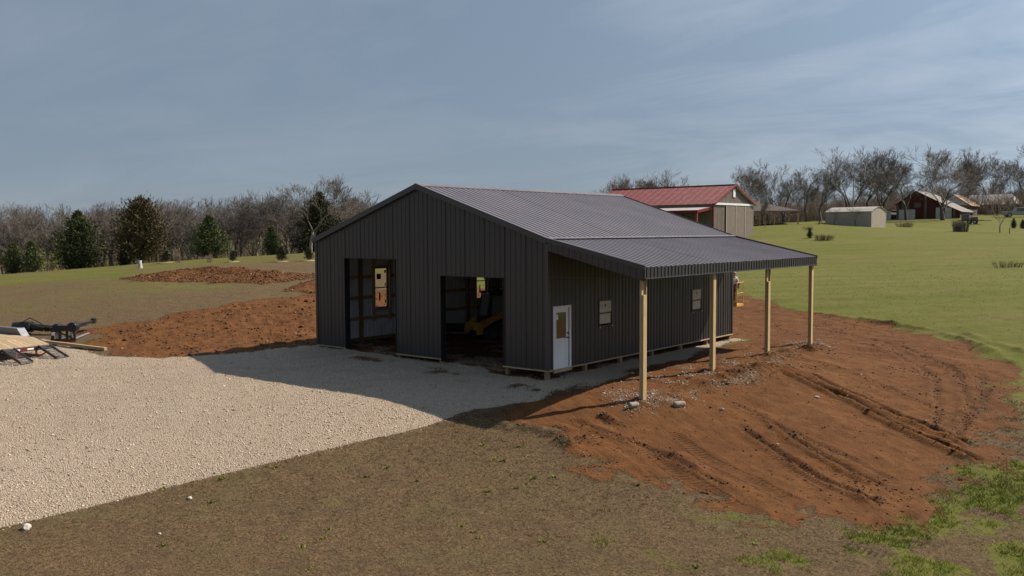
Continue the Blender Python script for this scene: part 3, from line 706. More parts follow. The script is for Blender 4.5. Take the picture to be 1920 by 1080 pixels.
# windows
def window(x, o, s, kind):
    y0, y1, z0, z1 = o; fr = MB(); t = .045
    xa, xb = (x-.05*s, x+.032*s)
    fr.box(xa, y0, z0, xb, y0+t, z1); fr.box(xa, y1-t, z0, xb, y1, z1); fr.box(xa, y0+t, z1-t, xb, y1-t, z1); fr.box(xa, y0+t, z0, xb, y1-t, z0+t)
    zm = (z0+z1)/2; fr.box(xa, y0+t, zm-.02, x+.026*s, y1-t, zm+.025)
    wnd = fr.build('window', M['black'], barn)
    if kind == 'beigepane':
        p = MB().box(x+.012*s, y0+t+.01, zm+.03, x+.016*s, y1-t-.02, z1-t-.008).build('upper_pane', M['beigepane'], wnd)
        q = MB().box(x+.000*s, y0+t+.01, z0+t+.06, x+.004*s, y1-t-.05, zm-.03).build('lower_pane', M['beigepane'], wnd)
        k = MB(); ym = (y0+y1)/2; zc = (zm+z1)/2
        k.box(x+.0165*s, ym-.03, zc-.02, x+.0185*s, ym+.03, zc+.10); k.box(x+.0165*s, ym-.08, zc+.03, x+.0185*s, ym-.055, zc+.08)
        k.build('sticker', M['print'], wnd)
        c = MB(); c.box(xb, y0+.02, z0-.03, xb+.03*s, y0+.07, z0+.02); c.box(xb, y1-.07, z0-.03, xb+.03*s, y1-.02, z0+.02); c.build('sash_clip', M['plate'], wnd)
    else:
        for za, zb2, nm in ((z0+t, zm-.02, 'lower_pane'), (zm+.025, z1-t, 'upper_pane')):
            MB().box(x-.004, y0+t, za, x+.0, y1-t, zb2).build(nm, M['clear'], wnd)
        k = MB(); xi = x+.004
        k.box(xi, y0+.20, z1-.52, xi+.002, y0+.46, z1-.28); k.box(xi, y0+.66, z1-.25, xi+.002, y0+.76, z1-.12); k.box(xi, y0+.68, zm+.06, xi+.002, y0+.75, zm+.18)
        k.box(xi, y0+.33, z0+.32, xi+.002, y0+.42, z0+.68); k.box(xi, y0+.68, z0+.2, xi+.002, y0+.75, z0+.32); k.build('sticker', M['print'], wnd)
    return wnd
M['clear'] = mat('window_glass', (.9,.92,.9), .02, 0, .02, 1, trans=1.0)
M['clear'].node_tree.nodes['Principled BSDF'].inputs['IOR'].default_value = 1.05
window(0, W1, 1, 'beigepane'); window(0, W2, 1, 'beigepane'); window(-WB, L1, -1, 'clear'); window(-WB, L2, -1, 'clear')
for o in (L1, L2):                                                   # timber bucks round the inside of the tall windows
    x0 = -WB+.012
    for y in (o[0]-.09, o[1]+.01): MB().box(x0, y, .75, x0+.14, y+.08, 3.55).build('window_buck', M['lumber_z'], barn, bevel=.004)
    for z in (o[2]-.09, o[3]+.005): MB().box(x0+.002, o[0]-.008, z, x0+.138, o[1]+.008, z+.08).build('window_buck', M['lumber_y'], barn, bevel=.004)
# the white entry door
y0, y1, z1 = DOOR[0], DOOR[1], DOOR[3]
fr = MB(); fr.box(-.10, y0, 0, .045, y0+.075, z1); fr.box(-.10, y1-.10, 0, .045, y1, z1); fr.box(-.10, y0+.075, z1-.075, .045, y1-.10, z1); fr.box(-.1, y0+.075, 0, .04, y1-.10, .025)
door = fr.build('door_frame', M['white'], barn, bevel=.005)
dy0, dy1, dz0, dz1 = y0+.08, y1-.115, .03, z1-.08
slab = MB(); gy0, gy1, gz0, gz1 = dy0+.10, dy1-.16, 1.02, 1.90
slab.box(-.03, dy0, dz0, .012, gy0, dz1); slab.box(-.03, gy1, dz0, .012, dy1, dz1); slab.box(-.03, gy0, dz0, .012, gy1, gz0); slab.box(-.03, gy0, gz1, .012, gy1, dz1)
sl = slab.build('door_slab', M['white'], door)
md = MB(); md.box(.0125, gy0-.03, gz0-.03, .024, gy0, gz1+.03); md.box(.0125, gy1, gz0-.03, .024, gy1+.03, gz1+.03); md.box(.0125, gy0, gz1, .024, gy1, gz1+.03); md.box(.0125, gy0, gz0-.03, .024, gy1, gz0)
for (a, b, c, d) in ((dy0+.10, gy1-.01, .16, .46), (dy0+.10, gy1-.01, .54, .90)):
    md.box(.0125, a, c, .017, a+.03, d); md.box(.0125, b-.03, c, .017, b, d); md.box(.0125, a+.03, c, .017, b-.03, c+.03); md.box(.0125, a+.03, d-.03, .017, b-.03, d)
md.build('door_moulding', M['white'], door)
M['doorglass'] = mat('door_glass', (.11,.10,.045), .04, .35, .2, 2, spec=1.0)  # yellow-green of the reflected field painted into the base colour
MB().box(-.01, gy0+.001, gz0+.001, .006, gy1-.001, gz1-.001).build('door_pane', M['doorglass'], door)
st = MB(); st.box(.007, gy0+.03, gz1-.24, .009, gy0+.12, gz1-.06); st.build('door_sticker', M['paper'], door)
kn = MB(); kn.tube([(.012, dy1-.07, 1.02), (.06, dy1-.07, 1.02)], .028, 10); kn.bar((.06, dy1-.07, 1.02), (.06, dy1-.19, 1.02), .02, .025); kn.tube([(.012, dy1-.07, 1.17), (.035, dy1-.07, 1.17)], .032, 10); kn.build('door_handle', M['black'], door)
MB().box(.013, dy1-.012, dz0, .02, dy1+.012, dz1).build('weather_strip', M['black'], door)
# lean-to frame
for i, y in enumerate((.06, 4.72, 9.33, 13.77)):
    zb = zat(3.6, y)-.3
    mb = MB(); mb.box(3.53, y-.095, zb, 3.60, y+.095, HO-.30); mb.box(3.602, y-.095, zb, 3.672, y+.095, HO-.30-(.55 if i in (0, 2) else .02))
    mb.box(3.53, y+.0965, zb, 3.66, y+.13, HO-.38)
    mb.build('lean_to_post', M['lumber_z'], barn, bevel=.006)
MB().box(3.675, -.08, HO-.30, 3.715, LB+.08, HO-.05).build('header_beam', M['lumber_y'], barn)
MB().box(3.485, -.08, HO-.30, 3.525, LB+.08, HO-.05).build('header_beam', M['lumber_y'], barn)
for y in np.linspace(.3, LB-.3, 8): MB().bar((.03, y, HE-.16), (3.47, y, HO-.02), .04, .16).build('lean_to_rafter', M['girt'], barn)
#@@PART3
# ------------------------------------------------------------------ equipment trailer at the left
def gz(o, z=0): return zat(o[0], o[1])+z
TR = (-20.6, -8.0); tz = zat(-19.5, -8)
tr = empty('flatbed_trailer', (*TR, tz), .10, 'flatbed equipment trailer with plank deck and two lowered ladder ramps', 'trailer')
for k in range(10):
    yy = -1.03+k*.206
    MB().box(-6.4, yy+.006, .66, -1.22, yy+.20, .71).build('deck_plank', M['deck'], tr)
    MB().prism([(-1.2, yy+.006, .705), (-.04, yy+.006, .485), (-.04, yy+.006, .435), (-1.2, yy+.006, .655)], (0, .194, 0)).build('deck_plank', M['deck'], tr, recalc=True)
fr = MB()
for y in (-1.09, 1.06): fr.box(-6.5, y-.03, .52, -1.2, y+.06, .70); fr.prism([(-1.2, y-.03, .70), (0, y-.03, .47), (0, y-.03, .33), (-1.2, y-.03, .52)], (0, .09, 0))
for x in (-1.21, -2.4, -3.6, -4.8, -6.0): fr.box(x-.012, -1.05, .54, x+.012, 1.03, .655)
fr.build('frame', M['rust'], tr, recalc=True)
rb = MB().box(-.035, -1.12, .30, .03, 1.12, .47).build('rear_bumper', M['rust'], tr, bevel=.006)
for i, (a, b, c) in enumerate(((-.50, -.24, 'paper'), (-.24, .06, 'red'), (.06, .32, 'paper'))): MB().box(.031, a, .35, .035, b, .42).build('reflector_tape', M[c], rb)
for y in (.74, -.74):
    rp = MB(); A = Vector((.05, y, .46)); B = Vector((1.42, y, .05)); d = B-A
    for s in (-.24, .24): rp.bar(A+Vector((0, s, 0)), B+Vector((0, s, 0)), .04, .10)
    ramp = rp.build('ramp', M['rust'], tr)
    for k in range(9):
        p = A+d*(.06+k*.11); MB().bar(p+Vector((0, -.22, .01)), p+Vector((0, .22, .01)), .05, .025).build('rung', M['grey'], ramp)
    MB().bar(B+Vector((.0, -.26, 0)), B+Vector((.0, .26, 0)), .10, .03).build('ramp_foot', M['grey'], ramp)
lg = MB(); lg.box(.02, .38, .0, .09, .44, .36); lg.bar((.06, .42, .02), (.5, .72, .30), .05, .05); lg.build('stabiliser_leg', M['redtrim'], tr)
lg = MB(); lg.box(.02, -.44, .0, .09, -.38, .36); lg.build('stabiliser_leg', M['redtrim'], tr)
for s in (1, -1):
    y0 = 1.12*s; y1 = 1.45*s
    fm = MB(); prof = [(-2.35, .64), (-2.75, .98), (-5.0, .98), (-5.4, .64)]
    fm.prism([(x, y0, z) for x, z in prof], (0, y1-y0, 0)); fd = fm.build('fender', M['grey'], tr, recalc=True)
    MB().prism([(-2.34, y0, .655), (-2.74, y0, .995), (-2.735, y0, 1.0), (-2.33, y0, .66)], (0, y1-y0, 0)).build('fender_plate', M['plate'], fd, recalc=True)
    for x in (-3.3, -4.4):
        wh = MB().tube([(x, y0+.02*s, .33), (x, y1-.04*s, .33)], .36, 20).build('wheel', M['rubber'], tr, recalc=True)
        MB().tube([(x, y1-.06*s, .33), (x, y1-.03*s, .33)], .19, 14).build('rim', M['plate'], wh, recalc=True)

# pallet fork with a crane boom, standing behind the trailer
FK = (-23.7, -5.05); fz = zat(*FK)
fk = empty('fork_attachment', (*FK, fz), math.atan2(.777, -.63), 'black loader fork frame with long crane boom standing behind the trailer', 'loader attachment')
mb = MB()
for y in (-.50, -.16, .16, .50): mb.box(-.06, y-.045, 0, .05, y+.045, .62)
mb.box(-.07, -.58, .0, .06, .58, .12); mb.box(-.07, -.58, .50, .06, .58, .64); mb.bar((-.05, -.5, .1), (-.05, .5, .6), .05, .06)
mb.build('carriage_frame', M['black'], fk, bevel=.008)
for y in (-.33, .33):
    t_ = MB(); t_.box(.05, y-.06, .02, .10, y+.06, .62); te = zat(FK[0]-.63*1.75, FK[1]+.777*1.75)-fz+.09; t_.prism([(.1, y-.06, .10), (1.75, y-.05, te), (1.75, y+.05, te), (.1, y+.06, .10)], (0, 0, -.04)); t_.build('fork_tine', M['plate'], fk, recalc=True)
bm_ = MB(); bm_.bar((.0, -.05, .56), (2.0, -.05, .62), .15, .17); bm_.bar((1.9, -.05, .62), (2.95, -.05, .66), .11, .13); bm_.build('boom', M['black'], fk, bevel=.01)
bm_ = MB(); bm_.box(2.75, -.14, .54, 3.0, .04, .80); bm_.build('boom_head', M['black'], fk, bevel=.02)
bm_ = MB(); bm_.tube([(-.1, -.42, .66), (.25, -.42, .66)], .22, 16); bm_.tube([(-.05, .32, .62), (.3, .32, .62)], .19, 16); bm_.box(-.12, -.5, .58, .2, .42, .74); bm_.build('coupler', M['black'], fk, recalc=True, bevel=.01)
MB().box(-.12, -.60, .0, -.075, .10, .07).build('red_foot_bar', M['red'], fk)
MB().box(-.085, .36, .28, -.072, .50, .44).build('decal', M['paper'], fk)
AU = (-26.6, -5.0); az_ = zat(*AU)
au = empty('auger_attachment', (*AU, az_), R(32), 'black hydraulic auger drive lying on the ground beyond the trailer fender', 'loader attachment')
mb = MB(); mb.tube([(-1.1, 0, .32), (-.2, 0, .36)], .26, 14); mb.tube([(-.2, 0, .36), (.35, 0, .30)], .17, 12); mb.box(-1.0, -.3, .1, -.35, .3, .30); mb.build('drive_housing', M['black'], au, recalc=True, bevel=.01)
mb = MB(); mb.tube([(.35, 0, .30), (1.5, .1, .24)], .06, 8)
for k in range(9):
    x = .5+k*.12; mb.tube([(x, .0+k*.01, .29-k*.006), (x+.03, .0+k*.01, .29-k*.006)], .17-.008*k, 10)
mb.build('auger_bit', M['black'], au, recalc=True)
mb = MB(); mb.tube([(-.9, .1, .5), (-.5, .3, .75), (.1, .2, .5), (.5, -.1, .42)], .025, 6); mb.tube([(-.9, -.1, .5), (-.3, -.3, .62), (.4, -.2, .35)], .025, 6); mb.build('hydraulic_hose', M['rubber'], au)
mb = MB(); a = Vector((-23.7, -5.75, 0)); b = Vector((-19.25, -5.35, 0)); a.z = zat(a.x, a.y)+.08; b.z = zat(b.x, b.y)+.07
lb = MB().bar(a-a, b-a, .14, .13).build('timber_post', M['lumber_x'], None, bevel=.006); lb.location = a
tag(lb, 'long pale squared timber lying on the gravel edge beside the trailer', 'timber')

# ------------------------------------------------------------------ tracked loader parked inside the right bay
LO = (-8.75, 7.75); lz = zat(*LO)
ld = empty('track_loader', (*LO, lz), -math.pi/2-.45, 'yellow and black tracked skid loader parked inside the right hand bay', 'loader')
for s in (1, -1):
    prof = [(-1.05, .10), (-1.2, .35), (-.95, .62), (.35, .72), (.95, .42), (1.05, .22), (.9, .02), (-.9, .0)]
    mb = MB().prism([(x, .55*s, z) for x, z in prof], (0, .40*s, 0)); tk = mb.build('track', M['loaderblack'], ld, recalc=True)
    for x in (-.8, -.35, .1, .55): MB().tube([(x, .952*s, .2), (x, .975*s, .2)], .15, 12).build('road_wheel', M['grey'], tk, recalc=True)
    mb = MB().prism([(-1.35, .62*s, 1.02), (-1.3, .62*s, 1.32), (-.3, .62*s, 1.34), (.75, .62*s, .92), (1.25, .62*s, .55), (1.3, .62*s, .22), (1.08, .62*s, .2), (1.0, .62*s, .5), (.5, .62*s, .78), (-.4, .62*s, 1.06)], (0, .22*s, 0))
    mb.build('lift_arm', M['yellow'], ld, recalc=True, bevel=.012)
mb = MB(); mb.box(-1.3, -.53, .32, .75, .53, .95); mb.build('chassis', M['loaderblack'], ld, bevel=.03)
mb = MB(); mb.prism([(-1.45, -.53, .5), (-.75, -.53, .5), (-.75, -.53, 1.5), (-1.3, -.53, 1.42)], (0, 1.06, 0)); mb.build('engine_cover', M['yellow'], ld, recalc=True, bevel=.02)
mb = MB()
for y in (-.5, .5):
    mb.bar((.72, y, .85), (.50, y, 2.0), .07, .07); mb.bar((-.75, y, .95), (-.75, y, 2.0), .07, .07); mb.bar((-.8, y, 2.0), (.55, y, 2.0), .07, .07); mb.bar((-.15, y, 1.0), (-.15, y, 2.0), .05, .05)
mb.box(-.85, -.56, 2.02, .62, .56, 2.10); cab = mb.build('cab', M['loaderblack'], ld, bevel=.01)
for y in (-.515, .505): MB().box(-.70, y, 1.05, -.20, y+.01, 1.95).build('side_window', M['cabglass'], cab); MB().box(-.10, y, 1.05, .45, y+.01, 1.9).build('side_window', M['cabglass'], cab)
MB().prism([(.66, -.46, 1.02), (.49, -.46, 1.95), (.49, .46, 1.95), (.66, .46, 1.02)], (.012, 0, .002)).build('front_window', M['cabglass'], cab, recalc=True)
mb = MB(); mb.box(-.5, -.22, 1.0, 0, .22, 1.12); mb.box(-.55, -.22, 1.12, -.42, .22, 1.7); mb.build('seat', M['grey'], ld, bevel=.03)
for y in (-.42, .42): MB().box(.60, y-.07, 2.0, .66, y+.07, 2.09).build('work_light', M['paper'], cab)
mb = MB(); mb.box(1.02, -.72, .34, 1.14, .72, .70); mb.bar((1.08, -.6, .68), (.8, -.5, .82), .1, .1); mb.bar((1.08, .6, .68), (.8, .5, .82), .1, .1); mb.build('quick_hitch', M['yellow'], ld, bevel=.015)
mb = MB(); mb.box(-.86, .562, 1.48, -.84, .563, 1.5); 
BK = (-11.1, 7.6)
bk = empty('bucket_attachment', (*BK, zat(*BK)), R(-60), 'low dark loader bucket with scraped bright edge on the barn floor', 'loader bucket')
mb = MB(); mb.prism([(-.4, -.8, .0), (.45, -.8, .02), (.5, -.8, .06), (-.2, -.8, .12), (-.34, -.8, .42), (-.44, -.8, .42)], (0, 1.6, 0)); mb.build('shell', M['black'], bk, recalc=True)
MB().box(.30, -.82, .07, .56, .82, .085).build('cutting_edge', M['plate'], bk)
for s in (-.81, .80): MB().prism([(-.42, s, .0), (.45, s, .0), (-.3, s, .42)], (0, .012, 0)).build('side_plate', M['black'], bk, recalc=True)

# ------------------------------------------------------------------ scissor lift and the worker behind the rear corner
SL = (-3.0, 18.6); sz = zat(*SL)
lf = empty('scissor_lift', (*SL, sz), 0, 'yellow scissor lift raised a little behind the rear corner of the barn', 'lift'); PZ = .95-sz
MB().box(-1.1, -.38, .22, .55, .38, .48).build('base', M['liftyellow'], lf, bevel=.02)
for x in (-.9, .35):
    for y in (-.36, .30): MB().tube([(x, y, .18), (x, y+.1, .18)], .18, 14).build('wheel', M['rubber'], lf, recalc=True)
for y in (-.3, .26):
    mb = MB(); mb.bar((-1.0, y, .50), (.45, y, PZ-.12), .05, .10); mb.bar((.45, y+.045, .50), (-1.0, y+.045, PZ-.12), .04, .10); mb.build('scissor_arm', M['grey'], lf)
MB().box(-1.2, -.40, PZ-.12, 1.15, .40, PZ).build('platform', M['liftyellow'], lf, bevel=.01)
MB().box(-1.2, -.41, PZ, 1.16, -.39, PZ+.14).build('toe_board', M['liftyellow'], lf)
mb = MB()
for x in (-1.18, -.6, 0, .55, 1.13):
    for y in (-.38, .38): mb.tube([(x, y, PZ), (x, y, PZ+1.08)], .022, 6)
for y in (-.38, .38):
    for z in (.55, 1.08): mb.tube([(-1.18, y, PZ+z), (1.13, y, PZ+z)], .022, 6)
for x in (-1.18, 1.13):
    for z in (.55, 1.08): mb.tube([(x, -.38, PZ+z), (x, .38, PZ+z)], .022, 6)
mb.build('guard_rail', M['liftyellow'], lf)
mb = MB()
for k in range(9): mb.tube([(.60+k*.06, -.385, PZ+.14), (.60+k*.06, -.385, PZ+.55)], .006, 4)
mb.build('mesh_infill', M['liftyellow'], lf)
MB().box(.95, -.30, PZ+.78, 1.12, -.06, PZ+1.02).build('control_box', M['black'], lf, bevel=.01)
def skin_body(name, joints, edges, radii, m, parent, sub=2):
    me = bpy.data.meshes.new(name); me.from_pydata(joints, edges, []); o = link(name, me)
    o.modifiers.new('skin', 'SKIN'); ss = o.modifiers.new('sub', 'SUBSURF'); ss.levels = ss.render_levels = sub
    for i, r in enumerate(radii): me.skin_vertices[0].data[i].radius = (r, r) if not hasattr(r, '__len__') else r
    me.skin_vertices[0].data[0].use_root = True
    bpy.context.view_layer.update()
    ev = o.evaluated_get(bpy.context.evaluated_depsgraph_get()); nm = bpy.data.meshes.new_from_object(ev)
    bpy.data.objects.remove(o); nm.materials.clear(); nm.materials.append(m)
    nm.polygons.foreach_set('use_smooth', [True]*len(nm.polygons)); nm.name = name
    return link(name, nm, parent)
PN = (-2.27, 18.58)
ps = empty('person', (*PN, .952), R(-30), 'person in pale shirt and cap leaning on the yellow lift railing', 'person')
ps.scale = (.93, .93, .92)
J = [(0,0,.92),(0,0,1.08),(.03,0,1.28),(.09,0,1.46),(.11,0,1.54),(.15,0,1.62),(.165,0,1.72),
     (0,.10,.88),(.03,.11,.48),(-.02,.12,.09),(.12,.12,.04),(0,-.10,.88),(.05,-.11,.48),(0,-.12,.09),(.14,-.12,.04),
     (.07,.19,1.42),(.17,.25,1.16),(.40,.22,1.09),(.49,.20,1.09),(.07,-.19,1.42),(.20,-.26,1.17),(.44,-.24,1.10),(.53,-.22,1.10)]
Ed = [(0,1),(1,2),(2,3),(3,4),(4,5),(5,6),(0,7),(7,8),(8,9),(9,10),(0,11),(11,12),(12,13),(13,14),(3,15),(15,16),(16,17),(17,18),(3,19),(19,20),(20,21),(21,22)]
Rd = [(.13,.17),(.125,.16),(.14,.18),(.08,.12),.055,(.095,.08),(.07,.065),.09,.065,.045,.04,.09,.065,.045,.04,.065,.048,.038,.04,.065,.048,.038,.04]
skin_body('body', J, Ed, Rd, M['skin'], ps)
sj = [0,1,2,3,15,16,19,20]
skin_body('shirt', [J[i] for i in sj], [(0,1),(1,2),(2,3),(3,4),(4,5),(3,6),(6,7)], [(.155,.195),(.145,.185),(.16,.205),(.10,.14),.09,.07,.09,.07], M['shirt'], ps)
tj = [0,7,8,9,11,12,13]
skin_body('trousers', [J[i] for i in tj], [(0,1),(1,2),(2,3),(0,4),(4,5),(5,6)], [(.145,.185),.105,.085,.07,.105,.085,.07], M['jeans'], ps)
for s in (.12, -.12): MB().box(-.06, s-.05, 0, .22, s+.05, .10).build('boot', M['black'], ps, bevel=.03)
mb = MB(); mb.tube([(.145, 0, 1.70), (.15, 0, 1.765), (.155, 0, 1.80)], [.103, .09, .03], 14); mb.box(.2, -.07, 1.705, .34, .07, 1.722); mb.build('cap', M['cap'], ps, recalc=True)
mb = MB(); mb.box(.25, -.02, 1.635, .275, .02, 1.67); mb.build('nose', M['skin'], ps, bevel=.008)
bg_ = empty('tool_bag', (-2.05, 18.28, .952+.62), 0, 'maroon cloth bag hung on the lift railing in front of the worker', 'bag')
mb = MB(); mb.tube([(-.2, 0, .0), (-.22, 0, .3)], [.10, .12], 8); mb.tube([(.05, 0, .05), (.05, 0, .34)], [.13, .10], 8); mb.build('pouch', M['maroon'], bg_, recalc=True); MB().tube([(-.15, 0, .3), (-.05, 0, .46), (.05, 0, .32)], .012, 5).build('strap', M['black'], bg_)

# ------------------------------------------------------------------ small things on the soil
def rough_rock(seed, r, flat=.7):
    rg = np.random.RandomState(seed); import bmesh
    b = bmesh.new(); bmesh.ops.create_icosphere(b, subdivisions=2, radius=1)
    for v in b.verts:
        k = 1+.28*(vnoise(np.array([v.co.x*1.3+seed*3+9]), np.array([v.co.y*1.3+v.co.z*1.7+9]))[0]-.5)*2
        v.co = Vector((v.co.x*k*r, v.co.y*k*r*.8, v.co.z*k*r*flat))
    me = bpy.data.meshes.new('rock'); b.to_mesh(me); b.free(); return me
for (x, y, ln, rz, lab) in ((3.75, -.72, .30, .35, 'grey concrete plug on the soil at the foot of the nearest post'), (4.78, .22, .34, .2, 'grey concrete plug on the soil between the two nearest posts')):
    e = empty('concrete_plug', (x, y, zat(x, y)+.07), rz, lab, 'concrete plug', 'concrete plugs on the soil')
    a = Vector((math.cos(.8), math.sin(.8), 0))*ln/2
    MB().tube([-a, -a*.8, a*.8, a], [.085, .095, .095, .08], 14).build('core', M['concrete'], e, recalc=True)
    MB().tube([a, a*1.04], [.06, .055], 10).build('broken_end', M['whitestone'], e, recalc=True)
for i, (x, y, r, lab) in enumerate(((-2.05, -15.8, .11, 'white stone in the dry grass nearest the bottom left corner'), (-1.0, -12.6, .06, 'small white stone just below the gravel edge'), (.3, -14.1, .04, 'tiny pale stone in the dry grass left of the middle'), (5.9, .8, .06, 'small pale stone on the soil right of the concrete plug'), (7.6, 3.9, .07, 'pale stone on the open red soil'))):
    me = rough_rock(i+1, r); me.materials.append(M['whitestone']); o = link('stone', me); o.location = (x, y, zat(x, y)+r*.3); tag(o, lab, 'stone')
#@@PART4
# ------------------------------------------------------------------ buildings in the background
def local_panels(parent, name, org, du, nrm, u0, u1, vb, vt, mats, width=.9144, **kw):
    """vertical ribbed wall from org along du, outward normal nrm (parent space)"""
    o_ = Vector(org); du = Vector(du); nn = Vector(nrm)
    return panels(parent, name, lambda u, v, w_: tuple(o_+du*u+nn*w_+Vector((0, 0, v))), u0, u1, vb, vt, mats, width, **kw)
def slope_panels(parent, name, a, dv, du, n, L, mats, width=.9144, **kw):
    """roof sheet: a = corner, du along the eave, dv down/up the slope (full vector)"""
    a = Vector(a); du = Vector(du); dv = Vector(dv); ln = dv.length; dvn = dv/ln; nn = du.cross(dvn)
    if nn.z < 0: nn = -nn
    return panels(parent, name, lambda u, v, w_: tuple(a+du*u+dvn*v+nn*w_), 0, L, lambda u: 0, lambda u: ln, mats, width, **kw)

# red roofed barn: local x to the front gable (facing +x), y across the gable
rz0 = 3.5
rbn = empty('red_roof_barn', (-26.9, 65.5, rz0), R(-2), 'brown steel barn with red roof, red trim and pale sliding door track', 'barn')
GW, GL, GE, GP = 9.3, 16.0, 4.15, 6.25
gt = lambda u: GE+(GP-GE)*(1-abs(u-GW/2)/(GW/2))-.02
BS = [M['brownsteel'], M['liner']]
local_panels(rbn, 'gable_panel', (0, 0, -.4), (0, 1, 0), (1, 0, 0), 0, GW, lambda u: 0, lambda u: gt(u)+.4, BS, brk=[GW/2])
local_panels(rbn, 'side_panel', (-GL, 0, -.4), (1, 0, 0), (0, -1, 0), 0, GL, lambda u: 0, lambda u: GE+.4, BS)
local_panels(rbn, 'side_panel', (0, GW, -.4), (-1, 0, 0), (0, 1, 0), 0, GL, lambda u: 0, lambda u: GE+.4, BS)
local_panels(rbn, 'gable_panel', (-GL, GW, -.4), (0, -1, 0), (-1, 0, 0), 0, GW, lambda u: 0, lambda u: gt(u)+.4, BS, brk=[GW/2])
RR = [M['redroof'], M['liner']]
slope_panels(rbn, 'roof_panel', (-GL-.3, -.25, GE-.08), (0, GW/2+.25, GP-GE+.13), (1, 0, 0), 1, GL+.6, RR)
slope_panels(rbn, 'roof_panel', (-GL-.3, GW+.25, GE-.08), (0, -GW/2-.25, GP-GE+.13), (1, 0, 0), 1, GL+.6, RR)
for s in (-.25, GW+.25):
    MB().bar((.32, s, GE-.08), (.32, GW/2, GP+.06), .05, .22).build('rake_trim', M['redtrim'], rbn)
for y in (0, GW): MB().box(-.05, y-.12 if y else -.03, -.4, .05, y+.03 if y else .12, GE).build('corner_trim', M['redroof'], rbn)
MB().box(-GL-.3, GW/2-.15, GP+.03, .32, GW/2+.15, GP+.10).build('ridge_cap', M['redtrim'], rbn)
MB().box(.05, .1, GE-.16, .16, GW+.2, GE+.06).build('door_track', M['white'], rbn)
for i in range(3):
    a = 2.75+i*2.2
    dr_ = MB().box(.05, a, -.35, .10, a+2.12, GE-.18).build('sliding_door', M['brownsteel'], rbn)
    MB().box(.10, a-.05, -.35, .13, a+.05, GE-.18).build('door_edge', M['cream'], dr_)
MB().box(.03, GW/2-.3, GP-1.35, .10, GW/2+.2, GP-.45).build('gable_vent', M['white'], rbn)
# its lean-to
mb = MB(); mb.prism([(-13, -3.3, 3.30), (-.1, -3.3, 3.30), (-.1, -.05, 3.72), (-13, -.05, 3.72)], (0, 0, .05)); mb.build('lean_to_roof', M['whiteroof'], rbn, recalc=True)
MB().box(-13, -3.36, 3.06, -.08, -3.305, 3.36).build('lean_to_fascia', M['redroof'], rbn)
mb = MB(); mb.prism([(-.08, -3.3, 3.06), (-.08, -.05, 3.5), (-.08, -.05, 3.78), (-.08, -3.3, 3.36)], (.05, 0, 0)); mb.build('lean_to_fascia', M['redroof'], rbn, recalc=True)
for x in (-.2, -4.4, -8.6, -12.8): MB().box(x-.1, -3.28, -.5, x+.1, -3.08, 3.1).build('lean_to_post', M['redtrim'], rbn)
for x, y, lab in ((-33.5, 64.3, 'pale bulky tarp covered load under the red barn lean-to'),):
    e = empty('covered_load', (x, y, zat(x, y)), 0, lab, 'load')
    mb = MB(); mb.prism([(-1.2, -.6, .5), (1.2, -.6, .5), (1.0, -.6, 1.5), (.2, -.6, 1.9), (-.9, -.6, 1.6)], (0, 1.2, 0)); mb.build('tarp', M['whiteboard'], e, recalc=True, bevel=.15)
    MB().box(-1.3, -.7, .3, 1.3, .7, .5).build('bed', M['black'], e)
    for sx_ in (-.8, .8): MB().tube([(sx_, -.72, .3), (sx_, .72, .3)], .3, 10).build('wheel', M['rubber'], e, recalc=True)

# brown hip roofed open shelter behind it
F1 = Vector((-45.4, 91.2, 0)); F2 = Vector((-30.8, 99.5, 0)); dsh = F2-F1; Ls = dsh.length; zs = zat(-33.5, 98)
sh = empty('open_shelter', (F1.x, F1.y, zs), math.atan2(dsh.y, dsh.x), 'open pavilion with low brown hip roof on timber posts behind the red barn', 'shelter')
EZ, Dp = 1.95, 9.5; a, b, c, d = (-.4, -.4, EZ), (Ls, -.4, EZ), (Ls, Dp, EZ), (-.4, Dp, EZ); r1, r2 = (2.2, Dp/2, EZ+2.5), (6.2, Dp/2, EZ+2.5)
MB().add([a, b, c, d, r1, r2], [(0,1,5,4), (1,2,5), (2,3,4,5), (3,0,4), (3,2,1,0)]).build('roof', M['shingle'], sh, recalc=True)
mb = MB(); mb.box(-.42, -.43, EZ-.22, Ls+.02, -.39, EZ-.005); mb.box(Ls-.02, -.38, EZ-.22, Ls+.02, Dp, EZ-.005); mb.build('fascia', M['oldwood'], sh)
for x in (7.6, 9.4, 11.4, 13.4, Ls-.25):
    MB().box(x-.09, -.2, -.8, x+.09, -.02, EZ-.2).build('post', M['girt'], sh)
    MB().box(x-.09, Dp-.4, -.8, x+.09, Dp-.2, EZ-.2).build('post', M['girt'], sh)
MB().box(.2, 3.2, -.8, 7.0, 3.4, EZ-.02).build('back_wall', M['oldwood'], sh); MB().box(6.9, .2, -.8, 7.05, 3.19, EZ-.02).build('side_wall', M['tan'], sh)
for i, (k, lab) in enumerate(((3.8, 'dark blue topped work table in the shade of the brown shelter'), (10.5, 'small dark table under the brown shelter between its right posts'), (12.6, 'low dark table at the right end of the brown shelter'))):
    p = F1+dsh.normalized()*k+Vector((-.3, 1.2, 0)); e = empty('table', (p.x, p.y, zat(p.x, p.y)), .5, lab, 'table')
    MB().box(-.7, -.4, .72, .7, .4, .78).build('table_top', M['blue'] if i == 0 else M['oldwood'], e)
    for sx_ in (-.6, .6):
        for sy_ in (-.32, .32): MB().box(sx_-.05, sy_-.05, -.1, sx_+.05, sy_+.05, .72).build('leg', M['oldwood'], e)

